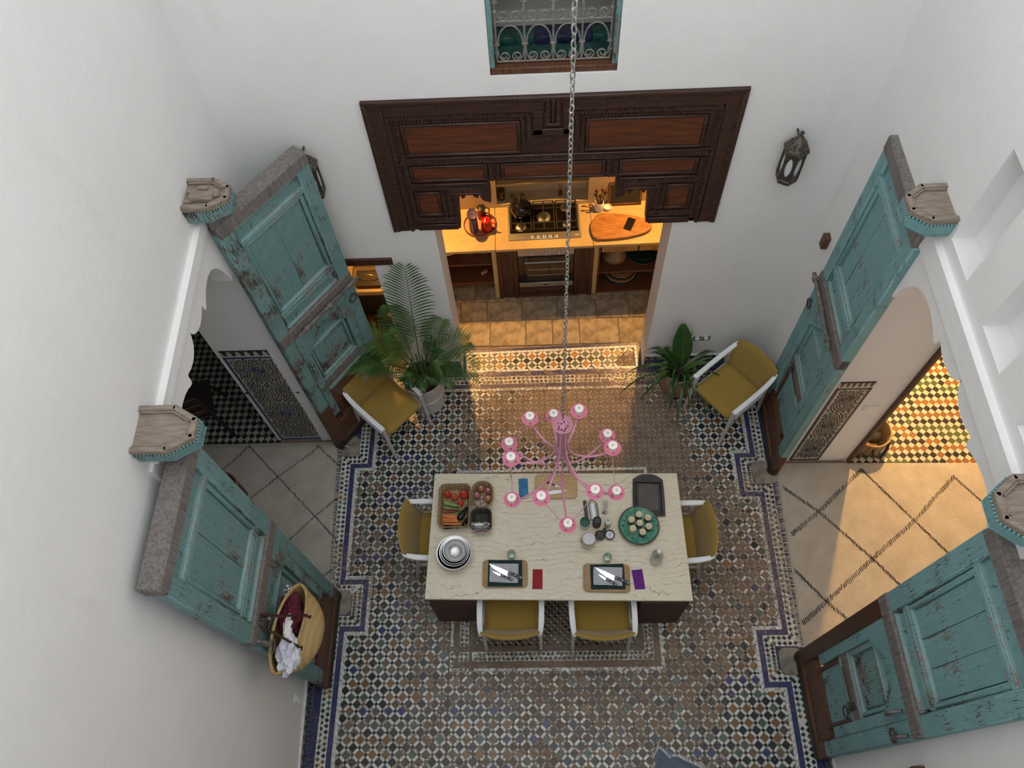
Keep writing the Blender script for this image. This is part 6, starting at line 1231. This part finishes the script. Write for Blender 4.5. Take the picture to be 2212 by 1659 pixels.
# baking tray
t = on('baking_tray', 'dark perforated baking tray under the green plate', 'tray', .866, -.235, TZ + .001, rad(-2.5)); m = MB(); W0, D0 = .275, .375
o_ = [(-W0 / 2, -D0 / 2 + .03), (-W0 / 2 + .03, -D0 / 2), (W0 / 2 - .03, -D0 / 2), (W0 / 2, -D0 / 2 + .03), (W0 / 2 - .004, .12), (W0 / 2 - .02, .16), (.06, .195), (0, .20), (-.06, .195), (-W0 / 2 + .02, .16), (-W0 / 2 + .004, .12)]; o_ = smooth_poly(o_, 4); k = len(o_); inn = [(max(-W0 / 2 + .024, min(W0 / 2 - .024, x)), max(-D0 / 2 + .024, min(.125, y))) for x, y in o_]; flo = [(x * .93, y * .95) for x, y in inn]
rows = [[(x, y, .016) for x, y in o_], [(x, y, .020) for x, y in o_], [(x, y, .018) for x, y in inn], [(x, y, .004) for x, y in flo]]; m.add([v for r in rows for v in r] + [(x, y, .0) for x, y in flo], [(i * k + j, i * k + (j + 1) % k, (i + 1) * k + (j + 1) % k, (i + 1) * k + j) for i in range(3) for j in range(k)] + [tuple(3 * k + j for j in range(k)), tuple(reversed([4 * k + j for j in range(k)]))] + [(j, 4 * k + j, 4 * k + (j + 1) % k, (j + 1) % k) for j in range(k)]); m.obj('pan', 'nonstick', t)
m = MB()
for i in range(13):
    for j in range(17): m.lathe([(.0028, 0), (0, .0005)], 6, T(-.078 + i * .0130, -.125 + j * .0142 + (.0 if i % 2 else .007), .0046))
m.obj('perforations', 'perf' if 'perf' in MAT else plain('perf', (.60, .54, .44), .5), t, False, kind='stuff')
# green plate with seven jars
PX_, PY_ = .757, -.515
t = on('green_plate', 'round green glazed plate with dark rim carrying small jars', 'plate', PX_, PY_, TZ + .021); m = MB(); m.lathe([(0, .003), (.09, .003), (.12, .006), (.15, .020), (.162, .030), (.158, .033), (.145, .026), (.12, .013), (.09, .010), (0, .010)], 44); m.obj('dish', 'green_glaze', t); m = MB(); m.lathe([(.156, .028), (.168, .030), (.175, .026), (.165, .012), (.10, 0), (.10, .003)], 44, cap=False); m.obj('rim', 'plate_rim', t)
m = MB()
for q in range(18): a = 2 * pi * q / 18; m.ball((.128 * cos(a), .128 * sin(a), .0185), .006, 6, 4, 1, 1, .3)
m.obj('painted_dots', 'black', t)
jm = ['amber', 'jar_dark', 'jar_dark', 'jar_dark', 'dark_jam', 'cream', 'dark_jam']; jl = ['amber jar at the plate edge by the baking tray', 'dark jar at the plate edge nearest the table end and tray', 'dark jar at the plate edge nearest the oil cruet', 'jar in the centre of the ring of jars', 'dark jar at the plate edge facing the mustard chair', 'jar of cream coloured paste on the plate', 'dark red jam jar nearest the glass bottle']
for q, (x, y) in enumerate(((.758, -.437), (.832, -.466), (.690, -.482), (.759, -.513), (.832, -.544), (.697, -.560), (.776, -.592))):
    t = on('small_jar', jl[q], 'jar', x, y, TZ + .032, random.random() * 6, 'small jars on the green plate'); m = MB(); m.lathe([(0, 0), (.027, 0), (.030, .004), (.030, .052), (.026, .062)], 20); m.obj('glass_body', jm[q], t); m = MB(); m.lathe([(.028, .060), (.0295, .062), (.0295, .076), (.027, .078), (.0, .0775)], 22); l_ = m.obj('lid', 'tin_gold', t)
    m = MB(); m.tube([(.019 * cos(2 * pi * s_ / 18), .019 * sin(2 * pi * s_ / 18), .078) for s_ in range(18)], .0015, 5, True); m.tube([(-.010, -.004, .0785), (0, .006, .0785), (.010, -.002, .0785)], .0016, 5); m.obj('embossing', 'steel_dull', l_)
# jars and tools by the chandelier
t = on('green_lid_jar', 'clear jar with dark green lid beside the grey handled tool', 'jar', .296, -.492, TZ + .001); m = MB(); m.lathe([(0, 0), (.040, 0), (.043, .005), (.043, .075), (.038, .082)], 24); m.obj('glass_body', 'frost', t); m = MB(); m.lathe([(.041, .080), (.043, .083), (.043, .098), (.040, .10), (0, .10)], 24); m.obj('lid', 'lid_green', t)
t = on('black_lid_jar', 'clear jar of dark spice with black lid next to the grater', 'jar', .398, -.488, TZ + .001); m = MB(); m.lathe([(0, 0), (.034, 0), (.037, .005), (.037, .085), (.033, .092)], 22); m.obj('glass_body', 'spice', t); m = MB(); m.lathe([(.034, .09), (.036, .092), (.036, .115), (.032, .118), (.028, .112), (0, .112)], 22); m.obj('lid', 'black', t)
t = on('oil_cruet', 'slim glass cruet of golden oil', 'cruet', .490, -.497, TZ + .001); m = MB(); m.lathe([(0, 0), (.026, 0), (.028, .004), (.028, .075)], 20); m.obj('oil', 'oil', t); m = MB(); m.lathe([(.028, .075), (.028, .10), (.025, .115), (.010, .122), (.010, .128), (0, .13)], 20); m.obj('shoulder', 'frost', t); m = MB(); m.lathe([(.006, .126), (.008, .135), (.003, .15), (0, .152)], 10); m.obj('spout', 'steel', t)
t = on('clip_jar', 'large glass clip jar of flour with red rubber seal', 'jar', .318, -.655, TZ + .001); m = MB(); m.lathe([(0, 0), (.052, 0), (.057, .006), (.058, .07), (.055, .10), (.047, .122)], 28); m.obj('glass_body', 'flour', t); m = MB(); m.lathe([(.050, .120), (.055, .122), (.055, .128), (.050, .13)], 28); m.obj('seal', 'rubber_red', t); m = MB(); m.lathe([(.053, .130), (.055, .133), (.052, .142), (.03, .147), (0, .149)], 28); m.obj('lid', 'frost', t); m = MB(); m.tube([(.056 * cos(2 * pi * q / 28), .056 * sin(2 * pi * q / 28), .131) for q in range(28)], .003, 6, True); m.tube([(-.055, -.012, .131), (-.072, -.012, .105), (-.062, -.012, .07), (-.062, .012, .07), (-.072, .012, .105), (-.055, .012, .131)], .0022, 6); m.obj('wire_clip', 'copper' if 'copper' in MAT else plain('copper', (.28, .09, .07), .35, .6), t)
t = on('spice_bowl', 'dark pottery bowl of brown spice beside the flour jar', 'bowl', .420, -.592, TZ + .001); m = MB(); m.lathe([(0, 0), (.030, 0), (.042, .015), (.044, .034), (.041, .034), (.038, .022), (0, .020)], 26); m.obj('bowl', 'pottery_dark', t); m = MB(); m.tube([(-.012, -.005, .03), (-.04, .03, .045)], .0025, 5); m.obj('stick', 'dark_timber', t)
t = on('salt_bowl', 'dark pottery bowl of white salt with a tiny spoon', 'bowl', .505, -.588, TZ + .001); m = MB(); m.lathe([(0, 0), (.030, 0), (.041, .015), (.043, .034), (.040, .034), (.037, .024), (0, .022)], 26); m.obj('bowl', 'pottery_dark', t); m = MB(); m.lathe([(0, .022), (.034, .0235), (.032, .026), (0, .029)], 20); m.obj('salt', 'salt', t); m = MB(); m.tube([(-.002, -.004, .032), (.012, .02, .04), (.024, .05, .052)], [.003, .0022, .002], 5); m.ball((-.004, -.008, .031), .007, 8, 5, 1, 1, .5); m.obj('spoon', 'steel', t)
t = on('pinch_pot', 'tiny dark pottery pot between the two pottery bowls', 'pot', .462, -.545, TZ + .001); m = MB(); m.lathe([(0, 0), (.014, 0), (.019, .010), (.018, .028), (.015, .028), (.014, .012), (0, .010)], 18); m.obj('pot', 'pottery_dark', t)
t = on('grey_spatula', 'charcoal grey handled tool lying beside the grater', 'spatula', .311, -.352, TZ + .001, rad(4)); m = MB(); m.prism(rrect(.030, .17, .012), 0, .014); m.obj('handle', 'graphite', t)
t = on('flat_grater', 'narrow flat metal grater lying on the table', 'grater', .382, -.368, TZ + .001, rad(6)); m = MB(); m.grid(lambda u, v: (lerp(-.036, .036, u), lerp(-.075, .065, v), .012 + .010 * sin(pi * u)), 10, 4); m.grid(lambda u, v: (lerp(.036, -.036, u), lerp(-.075, .065, v), .010 + .010 * sin(pi * u)), 10, 4); m.obj('blade', 'steel', t); m = MB(); m.tube([(-.036, -.08, .010), (-.037, .07, .010), (-.012, .095, .010), (-.010, .105, .010), (.010, .105, .010), (.012, .095, .010), (.037, .07, .010), (.036, -.08, .010)], .003, 6, True); m.obj('frame', 'black', t)
m = MB()
for i in range(5):
    for j in range(9): m.ball((-.022 + i * .011, -.06 + j * .0135, .0225 - .0006 * abs(i - 2) ** 2), .0022, 5, 3)
m.obj('teeth', 'steel_dull', t, True, kind='stuff')
t = on('measuring_spoons', 'bunch of measuring spoons on a ring beside the grater', 'spoons', .473, -.335, TZ + .001, rad(-8))
for q in range(5): a = rad(78 + q * 7); m = MB(); m.tube([(-.006 + .004 * q, -.035, .006 + q * .003), (-.012 + .012 * q * .8, .02, .008 + q * .003), (-.018 + q * .011, .062, .006 + q * .003)], .0022, 5); m.ball((-.004 + .006 * q, -.045, .008 + q * .004), .013, 10, 6, 1, 1, .55); m.obj('spoon', 'steel', t)
m = MB(); m.tube([(.008 * cos(2 * pi * q / 14), -.055 + .008 * sin(2 * pi * q / 14), .02) for q in range(14)], .0015, 5, True); m.obj('ring', 'black', t)
# ---------------------------------------------------------------- plants
def frond(parent, base, az, length, lift, droop, mat='leaf', n_=26, ll=.22, name='frond', twist=0.0):
    m = MB(); d = Vector((cos(az), sin(az), 0)); P = []; N = 16; lim = .318
    for q in range(N + 1):
        u = q / N; P.append(Vector(base) + d * (length * (u * cos(lift) + .0)) + Vector((0, 0, length * (u * sin(lift) - droop * u ** 2.3))))
    m.tube(P, [lerp(.006, .0015, q / N) for q in range(N + 1)], 5)
    for q in range(n_):
        u = lerp(.30, .985, q / (n_ - 1)); k = u * N; i = min(N - 1, int(k)); p = P[i].lerp(P[i + 1], k - i); t = (P[i + 1] - P[i]).normalized(); side = t.cross(Vector((0, 0, 1)))
        if side.length < .05: side = Vector((-sin(az), cos(az), 0))
        side.normalize(); up = side.cross(t).normalized()
        if twist: side, up = side * cos(twist) + up * sin(twist), up * cos(twist) - side * sin(twist)
        L = ll * (sin(pi * min(1, .18 + .80 * (u - .30) / .70)) ** .6) * random.uniform(.88, 1.1)
        for s_ in (-1, 1):
            dv = (side * s_ * .86 + t * lerp(.45, .95, u) + up * .20).normalized(); g = Vector((0, 0, -1)); w_ = .0078
            a = p; b_ = p + dv * L * .45 + g * L * .03; c_ = p + dv * L * .8 + g * L * .10; e = p + dv * L + g * L * .20; wv = t * w_
            m.add([a - wv * .35, a + wv * .35, b_ + wv, b_ - wv, c_ + wv * .7, c_ - wv * .7, e], [(0, 1, 2, 3), (3, 2, 4, 5), (5, 4, 6)])
    m.v = [(v[0], min(v[1], lim + .01 * sin(40 * v[0])), v[2]) for v in m.v]
    return m.obj(name, mat, parent, True, 80)
pl_ = thing('potted_palm', 'feathery palm in a tall white planter beside the kitchen opening', 'palm', (-1.26, 1.20, .006))
m = MB(); m.lathe([(.0, 0), (.165, 0), (.172, .006), (.186, .25), (.192, .255), (.192, .265), (.187, .27), (.202, .50), (.206, .52), (.196, .52), (.185, .30), (0, .28)], 40); m.obj('planter', 'planter_white', pl_)
m = MB(); m.tube([(.189 * cos(2 * pi * q / 40), .189 * sin(2 * pi * q / 40), .262) for q in range(40)], .006, 6, True); m.obj('planter_band', 'white_plastic', pl_)
m = MB(); m.lathe([(0, .50), (.10, .495), (.192, .485)], 24); m.obj('soil', 'soil', pl_)
for q in range(7): a = 2 * pi * q / 7; m = MB(); m.tube([(.05 * cos(a), .05 * sin(a), .49), (.07 * cos(a), .07 * sin(a), .85)], [.012, .008], 6); m.obj('stem', 'leaf_stem', pl_)
FR = [(82, 1.55, 1.40, .14, 26, .34), (125, 1.0, 1.22, .24, 22, .24), (165, 1.02, 1.10, .42, 24, .26), (186, .98, .98, .52, 24, .26), (198, .85, 1.05, .45, 22, .25), (238, .48, 1.25, .7, 18, .18), (262, .42, 1.2, .80, 18, .18), (300, .45, 1.2, .80, 18, .18), (334, .66, 1.0, .70, 20, .22), (350, .85, .88, .58, 22, .25), (14, .88, 1.0, .45, 22, .25), (190, 1.05, .88, .45, 22, .22), (48, .85, 1.15, .35, 20, .23), (150, .8, 1.3, .3, 20, .22), (340, .62, 1.25, .55, 20, .22), (30, .6, 1.3, .5, 18, .2), (176, .7, 1.3, .5, 20, .22)]
for a, L, li, dr, n_, ll in FR: frond(pl_, (.05 * cos(rad(a)), .05 * sin(rad(a)), .62), rad(a), L, li, dr, 'leaf' if random.random() < .6 else 'leaf_deep', n_, ll)
def strap(parent, base, az, L, lift, w_, mat):
    m = MB(); N = 12; d = Vector((cos(az), sin(az), 0)); sd = Vector((-sin(az), cos(az), 0)); row = []
    for q in range(N + 1):
        u = q / N; p = Vector(base) + d * L * u * cos(lift) * (1 - .15 * u) + Vector((0, 0, L * (u * sin(lift) - .95 * u ** 2.2 * (1.0 - .25 * sin(lift))))); p.z = max(p.z, -.30); ww = w_ * (sin(pi * min(1, .12 + .86 * u)) ** .55) * (1 - .4 * u); p.y = min(p.y, .225); row.append((p - sd * ww + Vector((0, 0, .004)), p - Vector((0, 0, .002)), p + sd * ww + Vector((0, 0, .004))))
    m.add([v for r in row for v in r], [(i * 3 + j, (i + 1) * 3 + j, (i + 1) * 3 + j + 1, i * 3 + j + 1) for i in range(N) for j in range(2)]); return m.obj('leaf', mat, parent, True, 80)
pp = thing('potted_plant', 'strap-leaved plant with one broad upright leaf in a round terracotta pot', 'potted plant', (1.365, 1.285, .006))
m = MB(); m.lathe([(0, 0), (.11, 0), (.125, .01), (.175, .12), (.185, .20), (.170, .30), (.150, .355), (.160, .375), (.162, .39), (.150, .395), (.140, .38), (.13, .34), (0, .33)], 40); m.obj('pot', 'terracotta', pp); m = MB(); m.tube([(.155 * cos(2 * pi * q / 40), .155 * sin(2 * pi * q / 40), .39) for q in range(40)], .010, 6, True); m.obj('pot_rim', 'tan_rim' if 'tan_rim' in MAT else plain('tan_rim', (.38, .28, .20), .7), pp); m = MB(); m.lathe([(0, .355), (.14, .35)], 20); m.obj('soil', 'soil', pp)
for q in range(40):
    a = random.random() * 2 * pi; strap(pp, (.05 * cos(a), .05 * sin(a), .36), a, random.uniform(.48, .82), rad(random.uniform(30, 76)), random.uniform(.012, .019), random.choice(('leaf', 'leaf_deep', 'leaf_deep')))
strap(pp, (.02, -.10, .37), rad(-100), .50, rad(15), .016, 'leaf')
def broad(u, v):
    w_ = .105 * sin(pi * min(1, .05 + .93 * v)) ** .75; s_ = (2 * u - 1); return (.02 + s_ * w_ * .95 - .05 * v, .02 + .14 * v ** 1.3 + abs(s_) * .022, 0.42 + .58 * v - .02 * v ** 3 - .012 * abs(s_) + .0016 * sin(60 * (v + abs(s_) * .12)))
m = MB(); m.grid(broad, 14, 46); m.obj('broad_leaf', 'leaf_deep', pp, True, 80); m = MB(); m.tube([(.02, .02, .36), (.02, .02, .44)] + [tuple(Vector(broad(.5, v / 8)) + Vector((0, -.002, 0))) for v in range(8)], [.008] * 2 + [.006 - .0006 * v for v in range(8)], 6); m.obj('leaf_rib', 'leaf_stem', pp)
m = MB(); m.tube([(.03, .05, .36), (.06, .12, .75), (.07, .14, .9)], [.006, .012, .004], 6, flat=.5); m.obj('rolled_leaf', 'leaf', pp)
